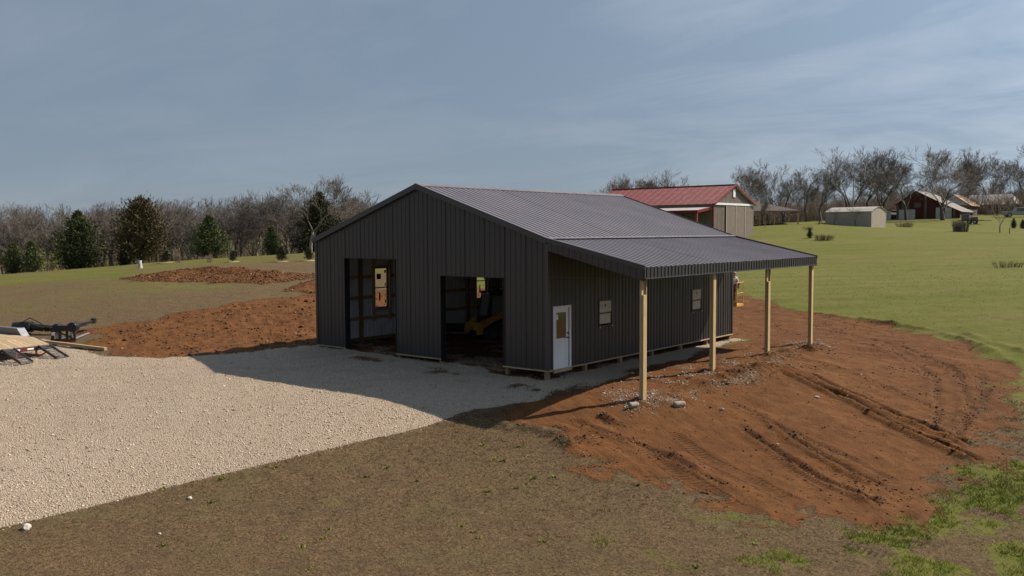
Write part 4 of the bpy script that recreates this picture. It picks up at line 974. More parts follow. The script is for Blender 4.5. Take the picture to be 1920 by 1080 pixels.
# cream metal shed
zsh = 5.02
cs = empty('cream_shed', (-21.8, 101.7, zsh), R(-10), 'cream metal shed with low arched roof on the grass before the bare trees', 'shed')
SW, SLn, SE, SPk = 4.1, 6.7, 2.15, 2.8
stp = lambda u: SE+(SPk-SE)*(1-(abs(u-SW/2)/(SW/2))**1.6)
CS = [M['cream'], M['liner']]
# lapped horizontal siding: boards on each side
for k in range(9):
    z0 = -.35+k*.29
    MB().box(-SLn, -.035, z0, 0, -.005+.0, z0+.275).build('siding_board', M['cream'], cs)
for k in range(11):
    z0 = -.3+k*.29; zt = min(z0+.27, SPk)
    h = [u for u in np.linspace(0, SW, 60) if stp(u) > zt-.02]
    if h: MB().prism([(.005, h[0], z0), (.005, h[-1], z0), (.005, h[-1], zt), (.005, h[0], zt)], (.035, 0, 0)).build('siding_board', M['cream'], cs, recalc=True)
us = np.linspace(-.12, SW+.12, 13)
mb = MB(); pr = [(u, stp(min(max(u, 0), SW))+.03-.1*max(0, -u, u-SW)) for u in us]
for p, q in zip(pr[:-1], pr[1:]): mb.add([(-SLn-.1, p[0], p[1]), (.12, p[0], p[1]), (.12, q[0], q[1]), (-SLn-.1, q[0], q[1]), (-SLn-.1, p[0], p[1]+.05), (.12, p[0], p[1]+.05), (.12, q[0], q[1]+.05), (-SLn-.1, q[0], q[1]+.05)], [(3,2,1,0), (4,5,6,7), (1,2,6,5), (0,4,7,3)])
mb.build('roof', M['creamroof'], cs)
mb = MB(); mb.prism([(0, u, -.35) for u in (0, SW)]+[(0, u, stp(u)) for u in np.linspace(SW, 0, 9)], (-SLn, 0, 0)); mb.build('wall_core', M['cream'], cs, recalc=True)
for y in (0, SW-.08): MB().box(.002, y, -.35, .052, y+.08, SE).build('corner_trim', M['creamroof'], cs)

# old red farm barn, gable to the camera
zf = zat(-28, 156)
fb = empty('old_red_barn', (-34.2, 155.6, zf), 0, 'old weathered dark red gable barn with white doors behind the big bare tree', 'barn')
prof = [(0, -.6), (0, 2.7), (3.4, 5.1), (9.0, 2.2), (11.1, 1.2), (11.1, -.6)]
mb = MB(); mb.prism([(x, 0, z) for x, z in prof], (0, 10, 0)); mb.build('wall_core', M['barnred'], fb, recalc=True)
k = 0
def ftop(x): return float(np.interp(x, [0, 3.4, 9.0, 11.1], [2.7, 5.1, 2.2, 1.2]))
for k in range(24):
    x0 = k*.45; m_ = M['barngrey'] if 1 < k < 5 or (k*7) % 11 == 0 else M['barnred']
    MB().prism([(x0+.015, -.03-.012*(k % 3), -.6), (x0+.435, -.03-.012*(k % 3), -.6), (x0+.435, -.03-.012*(k % 3), ftop(x0+.435)-.02), (x0+.015, -.03-.012*(k % 3), ftop(x0+.015)-.02)], (0, .025, 0)).build('wall_board', m_, fb, recalc=True)
for (a, b) in (((-.3, 2.55), (3.4, 5.2)), ((3.4, 5.2), (9.1, 2.25)), ((9.1, 2.25), (11.4, 1.15))):
    mb = MB(); mb.prism([(a[0], -.3, a[1]), (b[0], -.3, b[1]), (b[0], -.3, b[1]+.07), (a[0], -.3, a[1]+.07)], (0, 10.5, 0)); mb.build('roof', M['tinroof'], fb, recalc=True)
for (x0, x1, z1) in ((.5, 3.4, 1.75), (7.0, 9.7, 2.0)):
    dd = MB().box(x0, -.13, -.4, x1, -.07, z1).build('white_door', M['whiteboard'], fb)
    for xx in (x0+.05, (x0+x1)/2-.05, x1-.15): MB().box(xx, -.155, -.38, xx+.1, -.132, z1-.05).build('door_batten', M['whiteboard'], dd)
MB().box(3.2, -.12, 2.1, 4.4, -.07, 3.0).build('loft_door', M['barngrey'], fb)
ln_ = empty('white_lean_shed', (-37.8, 156.5, zat(-37.5, 156.5)), 0, 'small white fronted shed left of the old red barn behind tree trunks', 'shed')
for k in range(4): MB().box(k*.6, 0, -.5, k*.6+.56, .06, 1.75).build('wall_board', M['whiteboard'], ln_)
MB().box(-.1, -.1, 1.76, 2.5, 4, 1.86).build('roof', M['tinroof'], ln_); MB().box(.02, .07, -.5, 2.3, 3.8, 1.75).build('wall_core', M['barngrey'], ln_)
rs = empty('rusty_roof_shed', (-31, 171, zat(-31, 171)), 0, 'shed with rusty brown tin roof rising behind the old red barn', 'shed')
MB().box(0, 0, -1, 6, 7, 2.3).build('wall', M['barngrey'], rs)
for (p, q) in (((-.2, 2.3), (3, 4.3)), ((3, 4.3), (6.4, 2.0))): MB().prism([(p[0], -.3, p[1]), (q[0], -.3, q[1]), (q[0], -.3, q[1]+.08), (p[0], -.3, p[1]+.08)], (0, 7.6, 0)).build('roof', M['rustroof'], rs, recalc=True)
MB().prism([(0, -.04, 2.3), (6, -.04, 2.2), (3, -.04, 4.25)], (0, .035, 0)).build('gable', M['whiteboard'], rs, recalc=True)
# long white roofed building
wr = empty('white_roof_building', (-29.5, 184.5, zat(-24, 184)), 0, 'long low dark red building with broad white hip roof beside the old barn', 'building')
a, b, c, d = (-.4, -.8, 2.0), (10.4, -.8, 2.0), (10.4, 9, 2.0), (-.4, 9, 2.0); r1, r2 = (.2, 4, 4.2), (8.6, 4, 4.2)
MB().add([a, b, c, d, r1, r2], [(0,1,5,4), (1,2,5), (2,3,4,5), (3,0,4), (3,2,1,0)]).build('roof', M['whiteroof'], wr, recalc=True)
MB().box(3.2, 0, -1, 10, 8, 1.98).build('wall', M['brick'], wr); MB().box(.0, 3, -1, 3.19, 8, 1.98).build('porch_wall', M['whiteboard'], wr)
for x in (0, 1.6, 3.05): MB().box(x, -.6, -1, x+.14, -.46, 1.98).build('porch_post', M['white'], wr)
wn = MB().box(5.0, -.06, .7, 6.0, -.005, 1.6).build('window', M['glass'], wr); MB().box(4.95, -.09, .62, 6.05, -.062, .69).build('sill', M['white'], wn)
MB().box(2.3, 2.92, -.8, 2.95, 2.98, 1.3).build('door', M['barngrey'], wr)
# vehicles by the farm
def vehicle_wheels(e, xs, y, r):
    for x in xs:
        for s in (-1, 1):
            wh = MB().tube([(x, s*y, r), (x, s*(y-.22), r)], r, 14).build('wheel', M['rubber'], e, recalc=True)
            MB().tube([(x, s*(y+.01), r), (x, s*(y-.02), r)], r*.55, 10).build('rim', M['plate'], wh, recalc=True)
pk = empty('parked_pickup', (-14.2, 158.5, zat(-14.2, 158.5)), R(28), 'silver pickup truck parked at the far right beside the dark red building', 'pickup')
mb = MB(); mb.prism([(-2.6, -.9, .45), (2.6, -.9, .45), (2.65, -.9, .85), (1.3, -.9, 1.05), (-2.6, -.9, 1.05)], (0, 1.8, 0)); mb.build('body', M['silver'], pk, recalc=True, bevel=.06)
mb = MB(); mb.prism([(-.7, -.8, 1.05), (1.25, -.8, 1.05), (.6, -.8, 1.7), (-.5, -.8, 1.7)], (0, 1.6, 0)); cb_ = mb.build('cab', M['silver'], pk, recalc=True, bevel=.05)
for s in (-.812, .802): MB().prism([(-.55, s, 1.1), (1.0, s, 1.1), (.55, s, 1.6), (-.45, s, 1.6)], (0, .01, 0)).build('side_window', M['glass'], cb_, recalc=True)
vehicle_wheels(pk, (-1.7, 1.7), .92, .38)
for s in (-.6, .6): MB().box(2.62, s-.15, .68, 2.67, s+.15, .82).build('headlight', M['paper'], pk)
tk2 = empty('tractor', (-11.6, 160.5, zat(-11.6, 160.5)), R(200), 'dark tractor standing behind the silver pickup at the right edge', 'tractor')
MB().box(-.5, -.35, .7, 1.5, .35, 1.25).build('hood', M['black'], tk2, bevel=.05); MB().box(-.9, -.5, 1.9, .2, .5, 1.98).build('canopy', M['black'], tk2)
for x in (-.85, .15):
    for s in (-.45, .45): MB().box(x-.03, s-.03, .9, x+.03, s+.03, 1.9).build('canopy_post', M['black'], tk2)
vehicle_wheels(tk2, (-.6,), .85, .6); vehicle_wheels(tk2, (1.2,), .7, .38)
ut = empty('utility_trailer', (-15.3, 128.8, zat(-15.3, 128.8)), R(8), 'dark utility trailer loaded with equipment on the grass before the white roofed building', 'trailer')
MB().box(-1.7, -.8, .5, 1.7, .8, .62).build('bed', M['black'], ut); vehicle_wheels(ut, (-.3, .5), .95, .33)
mb = MB(); mb.box(-1.4, -.4, .63, -.3, .4, 1.5); mb.box(-.2, -.5, .63, .9, .5, 1.1); mb.bar((-1.2, 0, 1.4), (.6, 0, 1.9), .1, .1); mb.build('load', M['grey'], ut, bevel=.05)
mb = MB(); mb.bar((1.7, .3, .56), (2.7, 0, .5), .07, .07); mb.bar((1.7, -.3, .56), (2.7, 0, .5), .07, .07); mb.build('tongue', M['black'], ut)
up = empty('utility_pole', (-33.1, 128.2, zat(-33.1, 128.2)), 0, 'pale pole standing behind the cream shed', 'pole'); MB().tube([(0, 0, -.5), (0, 0, 7.5)], [.11, .08], 8).build('shaft', M['palebark'], up); MB().box(-.1, -.1, 7.5, .1, .1, 7.56).build('cap', M['grey'], up)
up = empty('utility_pole', (-34.6, 243, zat(-34.6, 243)), 0, 'far utility pole with crossarm above the white roof', 'pole'); MB().tube([(0, 0, -.5), (0, 0, 9.5)], [.16, .1], 8).build('shaft', M['oldwood'], up); MB().box(-1.3, -.06, 8.9, 1.3, .06, 9.05).build('crossarm', M['oldwood'], up)

# ------------------------------------------------------------------ trees and shrubs
def tubes_np(segs, n=3):
    """segs: list of (p0, p1, r0, r1) -> V, F"""
    S_ = np.array([[*a, *b, c, d] for a, b, c, d in segs]); p0 = S_[:, :3]; p1 = S_[:, 3:6]; r0 = S_[:, 6]; r1 = S_[:, 7]
    d = p1-p0; d /= np.linalg.norm(d, axis=1)[:, None]+1e-9
    ref = np.where(np.abs(d[:, 2:3]) > .9, np.array([[1., 0, 0]]), np.array([[0, 0, 1.]]))
    a = np.cross(d, ref); a /= np.linalg.norm(a, axis=1)[:, None]; b = np.cross(d, a)
    vs_ = []
    for p, r in ((p0, r0), (p1, r1)):
        for k in range(n):
            t = 2*math.pi*k/n; vs_.append(p+(a*math.cos(t)+b*math.sin(t))*r[:, None])
    Vv = np.stack(vs_, 1).reshape(-1, 3); m = len(S_); base = np.arange(m)[:, None]*2*n
    Ff = np.concatenate([base+np.array([[k, (k+1) % n, n+(k+1) % n, n+k]]) for k in range(n)], 0)
    return Vv, Ff
def rdir(rg): v = rg.randn(3); return v/np.linalg.norm(v)
def bare_segments(seed, h, spread=1.0, depth=5, trunk=.28, fork=None, r0=None, kids=(3, 4), twig=.013, upward=.18):
    rg = np.random.RandomState(seed); tr_ = []; br = []
    r0 = r0 or h*.020
    def grow(p, d, L, r, lev):
        nseg = 3 if lev < 3 else 2
        pts = [p]; dirs = []
        for i in range(nseg):
            d = d+rdir(rg)*(.10+.05*lev)+np.array([0, 0, upward*(.5+.2*lev)*.5]); d /= np.linalg.norm(d)
            p = p+d*L/nseg; pts.append(p); dirs.append(d)
        rr = np.linspace(r, max(twig*.7, r*.62), nseg+1)
        for i in range(nseg): (tr_ if lev == 0 else br).append((pts[i], pts[i+1], max(twig, rr[i]), max(twig*.8, rr[i+1])))
        if lev >= depth: return
        nk = rg.randint(kids[0], kids[1]+1)
        for k in range(nk):
            j = nseg if k < 2 else rg.randint(1, nseg+1)
            dd = dirs[j-1]+rdir(rg)*(.62*spread if lev else .55*spread); dd[2] = dd[2]*1.0+.05; dd /= np.linalg.norm(dd)
            grow(pts[j], dd, L*rg.uniform(.58, .86)*(1.0 if lev else 1.15*(1-trunk)/trunk*.42), rr[j]*rg.uniform(.55, .78), lev+1)
    grow(np.array([0, 0, -.3]), np.array([rg.randn()*.05, rg.randn()*.05, 1.]), h*trunk+.3, r0, 0)
    # bring to the wanted height
    top = max(s[1][2] for s in br); k = h/top
    f = lambda q: np.array([q[0]*k, q[1]*k, q[2]*k if q[2] > 0 else q[2]])
    return [(f(a), f(b), c, d) for a, b, c, d in tr_], [(f(a), f(b), c, d) for a, b, c, d in br]
class TreeKind:
    def __init__(s, name, seed, h, bark='bark', **kw):
        s.name = name; t_, b_ = bare_segments(seed, h, **kw)
        s.tm = np_mesh('trunk', *tubes_np(t_, 7), M[bark], True); s.cm = np_mesh('crown', *tubes_np(b_, 3), M['twig'], True); s.h = h
    def put(s, x, y, h, rz, label, cat='tree', group=None, sink=0.0, z=None):
        e = empty(s.name, (x, y, (zat(x, y) if z is None else z)-sink), rz, label, cat, group); k = h/s.h; e.scale = (k*random.uniform(1.0, 1.22), k*random.uniform(1.0, 1.22), k)
        link('trunk', s.tm, e); link('crown', s.cm, e); return e
random.seed(5)
TALL = [TreeKind('bare_tree', 20+i, 10, depth=6, spread=.92+.08*(i % 3), trunk=.28+.05*(i % 2), kids=(3, 4), twig=.013, upward=.13, bark='bark' if i % 3 else 'palebark') for i in range(5)]
WIDE = [TreeKind('bare_tree', 40+i, 10, depth=6, spread=1.12, trunk=.20, kids=(3, 4), twig=.014, r0=.30, upward=.11) for i in range(3)]
SMALL = [TreeKind('young_tree', 60+i, 4, depth=4, spread=1.05, trunk=.25, kids=(3, 4), twig=.010, r0=.075) for i in range(2)]
# big bare trees round the old farm
for (x, y, h, kd, lab) in (
 (-37.1,137.8,13.4,WIDE[0],'tall spreading bare tree leftmost of the big ones behind the cream shed'),
 (-36.0,144.7,13.4,TALL[1],'tall upright bare tree just right of the shed pole'),
 (-31.6,139.8,13.2,WIDE[1],'tall bare tree behind the right end of the cream shed'),
 (-30.4,148.6,13.4,TALL[2],'tall bare tree at the left edge of the old red barn'),
 (-23.7,146.2,13.3,WIDE[2],'widest bare tree with thick trunk standing before the old red barn'),
 (-28.3,182.9,14.2,TALL[3],'bare tree behind the old barn roof, right of the widest tree'),
 (-26.5,196.6,14.3,WIDE[0],'fan shaped bare tree above the long white roof'),
 (-48.4,115.7,10.4,TALL[0],'bare tree directly behind the red roof gable peak'),
 (-46.5,123.2,10.6,TALL[2],'bare tree over the left part of the brown shelter'),
 (-41.9,121.0,11.2,WIDE[1],'crooked bare tree over the middle of the brown shelter'),
 (-40.2,126.2,10.0,TALL[4],'slim bare tree over the right end of the brown shelter'),
 (-41.9,137.0,10.2,TALL[1],'bare tree in the gap between shelter and cream shed'),
 (-44.7,145.4,8.5,TALL[3],'shorter bare tree left of the cream shed roof'),
 (-80.2,128.6,12.2,WIDE[2],'bare treetop leftmost above the grey roof slope before the red roof'),
 (-79.9,134.9,12.6,TALL[0],'second bare treetop from the left above the red roof'),
 (-77.5,136.6,13.2,WIDE[0],'bare treetop rising over the left end of the red roof'),
 (-68.7,138.0,12.2,WIDE[1],'low bare treetop over the middle of the red ridge'),
 (-25.8,214.0,13.0,TALL[2],'bare tree right of the long white roof'),
 (-21.5,205.0,16.5,WIDE[1],'leaning bare tree cut by the right edge of the photo'),
 (-33.5,143.5,9.5,TALL[4],'smaller bare tree between the shed and the old red barn')):
    kd.put(x, y, h, random.uniform(0, 6.28), lab)
SMALL[0].put(-28.1, 99.6, 3.4, .4, 'small round crowned bare tree left of the cream shed', 'tree')
SMALL[1].put(-4.4, 92.7, 3.9, 1.0, 'small bare tree alone on the far right lawn', 'tree')
t = TALL[3].put(-31.4, 89.3, 4.4, .3, 'thin young bare tree beside the right corner of the red barn', 'tree'); t.scale.x *= .55; t.scale.y *= .55
SMALL[0].put(-26.4, 100.6, 2.6, 2.0, 'leafless bush against the left half of the cream shed wall', 'bush'); SMALL[1].put(-23.6, 101.0, 2.9, 3.0, 'leafless bush against the right half of the cream shed wall', 'bush')
# evergreens
def cedar_mesh(seed, h, r, n, leaf, base=.08, power=.75, lumpy=.28, up=.55, spray=26):
    rg = np.random.RandomState(seed); nb_ = n//spray; Vv = []
    f = base+(1-base)*((np.arange(nb_)+rg.rand(nb_))/nb_)**1.25; th = np.arange(nb_)*2.4+rg.randn(nb_)*.5
    reach = r*np.minimum(1, (f-base+.10)/.22)**.6*(1-((f-base)/(1-base))**1.3)**power*(1+lumpy*rg.randn(nb_))+.12*r*(1-f)
    reach = np.clip(reach, .08*r, 1.25*r)
    ang = up+.9*(f-base)+rg.randn(nb_)*.18
    for i in range(nb_):
        d = np.array([math.cos(th[i])*math.cos(ang[i]), math.sin(th[i])*math.cos(ang[i]), math.sin(ang[i])])
        t_ = (.15+.85*rg.rand(spray)**.7)[:, None]; o_ = np.array([0, 0, f[i]*h*.96-reach[i]*.25])
        P = o_+d*reach[i]*t_+rg.randn(spray, 3)*(.05+.11*reach[i])*np.array([1, 1, .7])
        dirs = d+rg.randn(spray, 3)*.55+np.array([0, 0, .15]); dirs /= np.linalg.norm(dirs, axis=1)[:, None]
        for k in range(2):
            sd_ = np.cross(dirs, rg.randn(spray, 3)); sd_ /= np.linalg.norm(sd_, axis=1)[:, None]
            L = (leaf*rg.uniform(.55, 1.3, spray))[:, None]; m_ = P+dirs*L*.4; w_ = L*.17
            Vv.append(np.stack([P-dirs*L*.3, m_+sd_*w_, P+dirs*L, m_-sd_*w_], 1))
    Vv = np.concatenate(Vv, 0); m = len(Vv)
    return Vv.reshape(-1, 3), np.arange(4*m).reshape(m, 4)
class Evergreen:
    def __init__(s, name, seed, h, r, n, leaf, mt='cedar', bare=.1, **kw):
        s.name = name; s.h = h; s.cm = np_mesh('crown', *cedar_mesh(seed, h, r, n, leaf, base=bare, **kw), M[mt])
        rg = np.random.RandomState(seed); sg = [((0, 0, -.4), (0, 0, h*.3), h*.028+.03, h*.02+.02), ((0, 0, h*.3), (0, 0, h*.92), h*.02+.02, .015)]
        for k in range(14):
            a = rg.rand()*6.28; z = h*(bare*.5+.5*rg.rand()); sg.append(((0, 0, z), (math.cos(a)*r*.7, math.sin(a)*r*.7, z+h*.08), .035, .012))
        s.tm = np_mesh('trunk', *tubes_np(sg, 6), M['bark'], True)
    def put(s, x, y, h, rz, label, cat='tree', group=None, sink=0, wide=1.0):
        e = empty(s.name, (x, y, zat(x, y)-sink), rz, label, cat, group); k = h/s.h; e.scale = (k*wide, k*wide, k)
        link('trunk', s.tm, e); link('crown', s.cm, e); return e
CA = Evergreen('cedar_tree', 3, 7, 2.9, 11000, .27, bare=.12, power=.85); CB = Evergreen('cedar_tree', 5, 7, 3.2, 11000, .27, 'cedarb', bare=.18, power=.6, lumpy=.34)
CC = Evergreen('cedar_tree', 8, 7, 2.7, 10000, .29, 'spruce', bare=.10, power=.9, lumpy=.36, up=.25); CD = Evergreen('cedar_shrub', 11, 3, 1.25, 4200, .17, 'cedar', bare=.02, power=.6, up=.9)
OR = Evergreen('dwarf_evergreen', 13, 1.3, .50, 1500, .12, 'spruce', bare=.22, power=.5, lumpy=.12, up=.5)
for (x, y, h, kd, wd, lab) in (
 (-86.8,25.7,7.2,CA,1.12,'big green cedar second from the left at the wood edge'),
 (-80.4,29.8,7.7,CB,1.08,'big bronze tinted cedar right of the greenest one at the wood edge'),
 (-71.6,32.9,4.8,CA,1.3,'mid sized spreading cedar in the middle of the left wood edge'),
 (-68.0,38.6,3.2,CD,1.15,'small dense conical cedar right of the middle at the wood edge'),
 (-68.3,45.7,7.3,CC,1.08,'tall dark cedar nearest the barn roof at the wood edge'),
 (-83.3,17.1,3.2,CD,1.3,'left of two cedar bushes at the photo left edge'),
 (-81.7,18.3,3.3,CD,1.15,'right of two cedar bushes at the photo left edge'),
 (-83.0,29.0,2.7,CD,1.0,'low cedar bush between the two biggest cedars'),
 (-120,42,6.5,CC,1.0,'dark cedar far back inside the left wood'),
 (-23.84,113.9,2.0,CD,.62,'rounded dark evergreen by the right corner of the cream shed'),
 (-7.1,115.2,1.3,CD,1.0,'low dark evergreen near the right edge before the pickup'),
 (-5.6,112.8,1.2,CD,1.05,'low dark evergreen cut by the right edge of the photo'),
 (-18.9,72.3,1.05,CD,1.05,'single dark low shrub on the right lawn before the red barn')):
    kd.put(x, y, h, random.uniform(0, 6.28), lab, 'tree' if kd is not CD else 'shrub', wide=wd)
for (x, y, h, lab) in ((-65.4,24.2,1.15,'dwarf round evergreen leftmost on the far left lawn'),(-56.6,25.9,1.0,'smallest dwarf evergreen, second from left on the far left lawn'),(-51.4,27.6,1.35,'tallest dwarf evergreen in a pale mulch ring'),(-50.1,29.7,1.15,'dwarf evergreen nearest the barn wall on the far left lawn')):
    OR.put(x, y, h, random.uniform(0, 6.28), lab, 'shrub', 'dwarf evergreens planted on the far left lawn')
    mr = MB(); pts = [(x+math.cos(a)*r_, y+math.sin(a)*r_) for a, r_ in [(k*math.pi/8, .55+.2*random.random()) for k in range(16)]]
    mr.add([(px_, py_, zat(px_, py_)+.03) for px_, py_ in pts]+[(x, y, zat(x, y)+.10)], [(k, (k+1) % 16, 16) for k in range(16)])
    tag(mr.build('mulch_ring', M['straw'], smooth=True), 'pale mulch under the '+lab, 'mulch')
# twiggy leafless plants
def twigs_mesh(seed, n, h, r, mt, rad=.012):
    rg = np.random.RandomState(seed); sg = []
    for i in range(n):
        a = rg.rand()*6.28; q = r*math.sqrt(rg.rand()); b = np.array([math.cos(a)*q*.8, math.sin(a)*q*.8, -.05]); m_ = np.array([math.cos(a)*q*.9, math.sin(a)*q*.9, h*.55*rg.uniform(.7, 1.1)])
        e = np.array([math.cos(a)*q, math.sin(a)*q, h*rg.uniform(.5, 1.1)])+rg.randn(3)*.06*h; sg += [(b, m_, rad, rad*.8), (m_, e, rad*.8, rad*.4), (m_, e+rg.randn(3)*.15*h, rad*.7, rad*.4)]
    return np_mesh('stems', *tubes_np(sg, 3), M[mt])
for (x, y, z, n, h, r, mt, lab) in ((-8.4,91.9,0,260,1.35,1.05,'twig','grey twiggy shrub clump on the far right lawn'),(-16.5,70.1,0,160,.6,1.1,'scrub','low brown dead weeds right of the dark lawn shrub'),(-20.5,112.5,0,160,.7,1.3,'scrub','brown dead flower bed at the right foot of the cream shed'),
  (-64.0,24.7,0,30,1.0,.3,'scrub','thin leafless sapling right of the leftmost dwarf evergreen'),(-59.0,24.9,0,40,.8,.35,'scrub','thin leafless sapling between two dwarf evergreens'),(4.9,47.5,0,90,.45,1.2,'scrub','patch of dry brown weeds on the green slope at the right edge'),(-24.0,85.0,0,60,.45,.8,'scrub','low dry tuft on the lawn between barn corner and shed')):
    o = link('bare_shrub' if h > .75 else 'dry_weeds', twigs_mesh(int(n+h*10), n, h, r, mt)); o.location = (x, y, zat(x, y)); tag(o, lab, 'shrub' if h > .75 else 'weeds')
e = empty('stake', (-2.83, 89.4, zat(-2.83, 89.4)), 0, 'short dark stake in the far right lawn', 'stake'); MB().tube([(0, 0, -.2), (0, 0, .6)], [.06, .05], 6).build('shaft', M['oldwood'], e); MB().box(-.07, -.07, .6, .07, .07, .63).build('cap', M['black'], e)
wb = empty('white_bucket', (-60.4, 18.7, zat(-60.4, 18.7)), 0, 'white bucket on a low stump on the far left lawn', 'bucket'); MB().tube([(0, 0, 0), (0, 0, .12), (0, 0, .45)], [.22, .2, .16], 12).build('base', M['whitestone'], wb); MB().tube([(0, 0, .45), (0, 0, .7)], [.12, .15], 12).build('pail', M['white'], wb)
# the edge of the wood at the left: single trees
A0 = np.array([-101.7, 23.0]); B0 = np.array([-64.5, 53.4]); dv = B0-A0; on = np.array([-.63, .78]); rgw = np.random.RandomState(77)
kinds = TALL+[WIDE[0], WIDE[2]]
def left_side(p): dx_, dy_ = p[0]-17.98, p[1]+23.98; return .776*dx_+.631*dy_ < -.155*(-.631*dx_+.776*dy_)
for i in range(96):
    s = -.22+1.42*(i+rgw.rand())/96; off = 2+26*rgw.rand()**1.2; p = A0+dv*s+on*off
    if not left_side(p): continue
    hh = rgw.uniform(6.8, 10.9)*(.90 if s > .45 else .93)+off*.03+.9*(fbm(np.array([s*9.]), np.array([3.]), 1, 2)[0])
    kinds[rgw.randint(len(kinds))].put(p[0], p[1], hh, rgw.rand()*6.28, 'leafless grey tree in the dense wood edge beyond the left field', 'tree', 'bare trees in the left wood edge')
TALL[0].put(-66.0, 42.5, 9.2, .5, 'pale forked bare tree left of the tallest dark cedar', 'tree')
# the wood behind them and the far thickets read as a mass
def wood(name, pts, hts, seed, depth=4):
    prot = []
    for k in range(4):
        t_, b_ = bare_segments(seed+k, 10, depth=depth, spread=.95, trunk=.28, kids=(3, 4), twig=.026); prot.append(tubes_np(t_+b_, 3))
    Vs = []; Fs = []; off = 0; rg = np.random.RandomState(seed)
    for (x, y), h in zip(pts, hts):
        Vv, Ff = prot[rg.randint(4)]; a = rg.rand()*6.28; c, s = math.cos(a), math.sin(a); k = h/10
        W = np.c_[(Vv[:, 0]*c-Vv[:, 1]*s)*k*1.15+x, (Vv[:, 0]*s+Vv[:, 1]*c)*k*1.15+y, Vv[:, 2]*k+zat(x, y)]
        Vs.append(W); Fs.append(Ff+off); off += len(Vv)
    o = link(name, np_mesh(name, np.concatenate(Vs), np.concatenate(Fs), M['twig'])); return tag(o, kind='stuff')
pts = [A0+dv*rgw.uniform(-.55, 1.55)+on*rgw.uniform(30, 95) for k in range(130)]
pts = [p for p in pts if left_side(p)]
tag(wood('far_wood', pts, rgw.uniform(7.5, 11.3, len(pts)), 300), 'bare grey wood filling the background behind the left tree line', 'wood')
pts = [np.array([rgw.uniform(-120, 5), rgw.uniform(0, 1)]) for k in range(190)]
pts = [np.array([p[0], 205+p[1]*75-abs(p[0]+25)*.45]) for p in pts]
tag(wood('thicket', pts, rgw.uniform(5.5, 9.5, 190), 400), 'bare thicket filling the horizon behind the farm on the right', 'wood')
def scrub(name, region, n, h, label, seed, mt='scrub', rad=.03):
    rg = np.random.RandomState(seed); sg = []
    for i in range(n):
        p = region(rg); z = zat(*p); hh = h*rg.uniform(.5, 1.2)
        for k in range(3):
            d = np.array([rg.randn()*.35, rg.randn()*.35, 1])*hh*.5; b = np.array([p[0]+rg.randn()*.3, p[1]+rg.randn()*.3, z-.1]); m_ = b+d; sg.append((b, m_, rad, rad*.7))
            for q in range(3): sg.append((m_, m_+np.array([rg.randn()*.5, rg.randn()*.5, 1])*hh*.45, rad*.6, rad*.3))
    return tag(link(name, np_mesh(name, *tubes_np(sg, 3), M[mt])), label, 'undergrowth', kind='stuff')
scrub('undergrowth', lambda rg: A0+dv*rg.uniform(-.2, 1.45)+on*rg.uniform(8, 60), 1200, 2.6, 'brown leafless undergrowth between the trees of the left wood', 5)
scrub('undergrowth', lambda rg: np.array([rg.uniform(-95, 0), 0])*[1, 0]+np.array([0, rg.uniform(172, 215)]), 3200, 4.2, 'brown leafless undergrowth along the horizon behind the farm', 6)
#@@PART5

# ------------------------------------------------------------------ grass blades, crushed stone and soil crumbs
def tint_material(name, c0, c1, c2):
    m = bpy.data.materials.new(name); t = NT(m); at = t.n('ShaderNodeAttribute', attribute_name='tint'); sp = t.n('ShaderNodeSeparateColor'); t.l(at.outputs['Color'], sp.inputs[0])
    c = t.mix(t.mapr(sp.outputs[0], 0, 1), c0, c1); c = t.mix(t.mapr(sp.outputs[1], .0, 1.0), c, c2)
    t.l(c, t.b.inputs['Base Color']); t.b.inputs['Roughness'].default_value = .85; t.b.inputs['Specular IOR Level'].default_value = .2
    return m
M['blade_dry'] = tint_material('dry_blades', (.064,.040,.021), (.285,.188,.098), (.130,.122,.036))
M['blade_green'] = tint_material('green_blades', (.11,.145,.016), (.21,.24,.032), (.22,.185,.065))
M['stone_bits'] = tint_material('crushed_stone_bits', (.28,.225,.17), (.57,.465,.36), (.21,.16,.12))
M['soil_bits'] = tint_material('soil_bits', (.060,.027,.012), (.14,.064,.028), (.28,.19,.12))
def with_tint(me, tint):
    a = me.attributes.new('tint', 'FLOAT_COLOR', 'POINT'); a.data.foreach_set('color', np.c_[tint, np.zeros(len(tint)), np.ones(len(tint))].astype(np.float32).ravel()); return me
CX, CY = 17.98, -23.98
def sample(n, box, keep, seed):
    """random ground points inside box, accepted with probability keep(fields, x, y, dist)"""
    rg = np.random.RandomState(seed); x = rg.uniform(box[0], box[1], n); y = rg.uniform(box[2], box[3], n)
    dxx = x-CX; dyy = y-CY; dep = -.631*dxx+.776*dyy; lat = .776*dxx+.631*dyy
    vis = (dep > 6) & (np.abs(lat) < dep*.66+2)
    x, y, dep = x[vis], y[vis], dep[vis]; b = zats(x, y)
    k = rg.rand(len(x)) < keep(b, x, y, dep); x, y, dep = x[k], y[k], dep[k]
    return x, y, zats(x, y)(Z), dep, rg
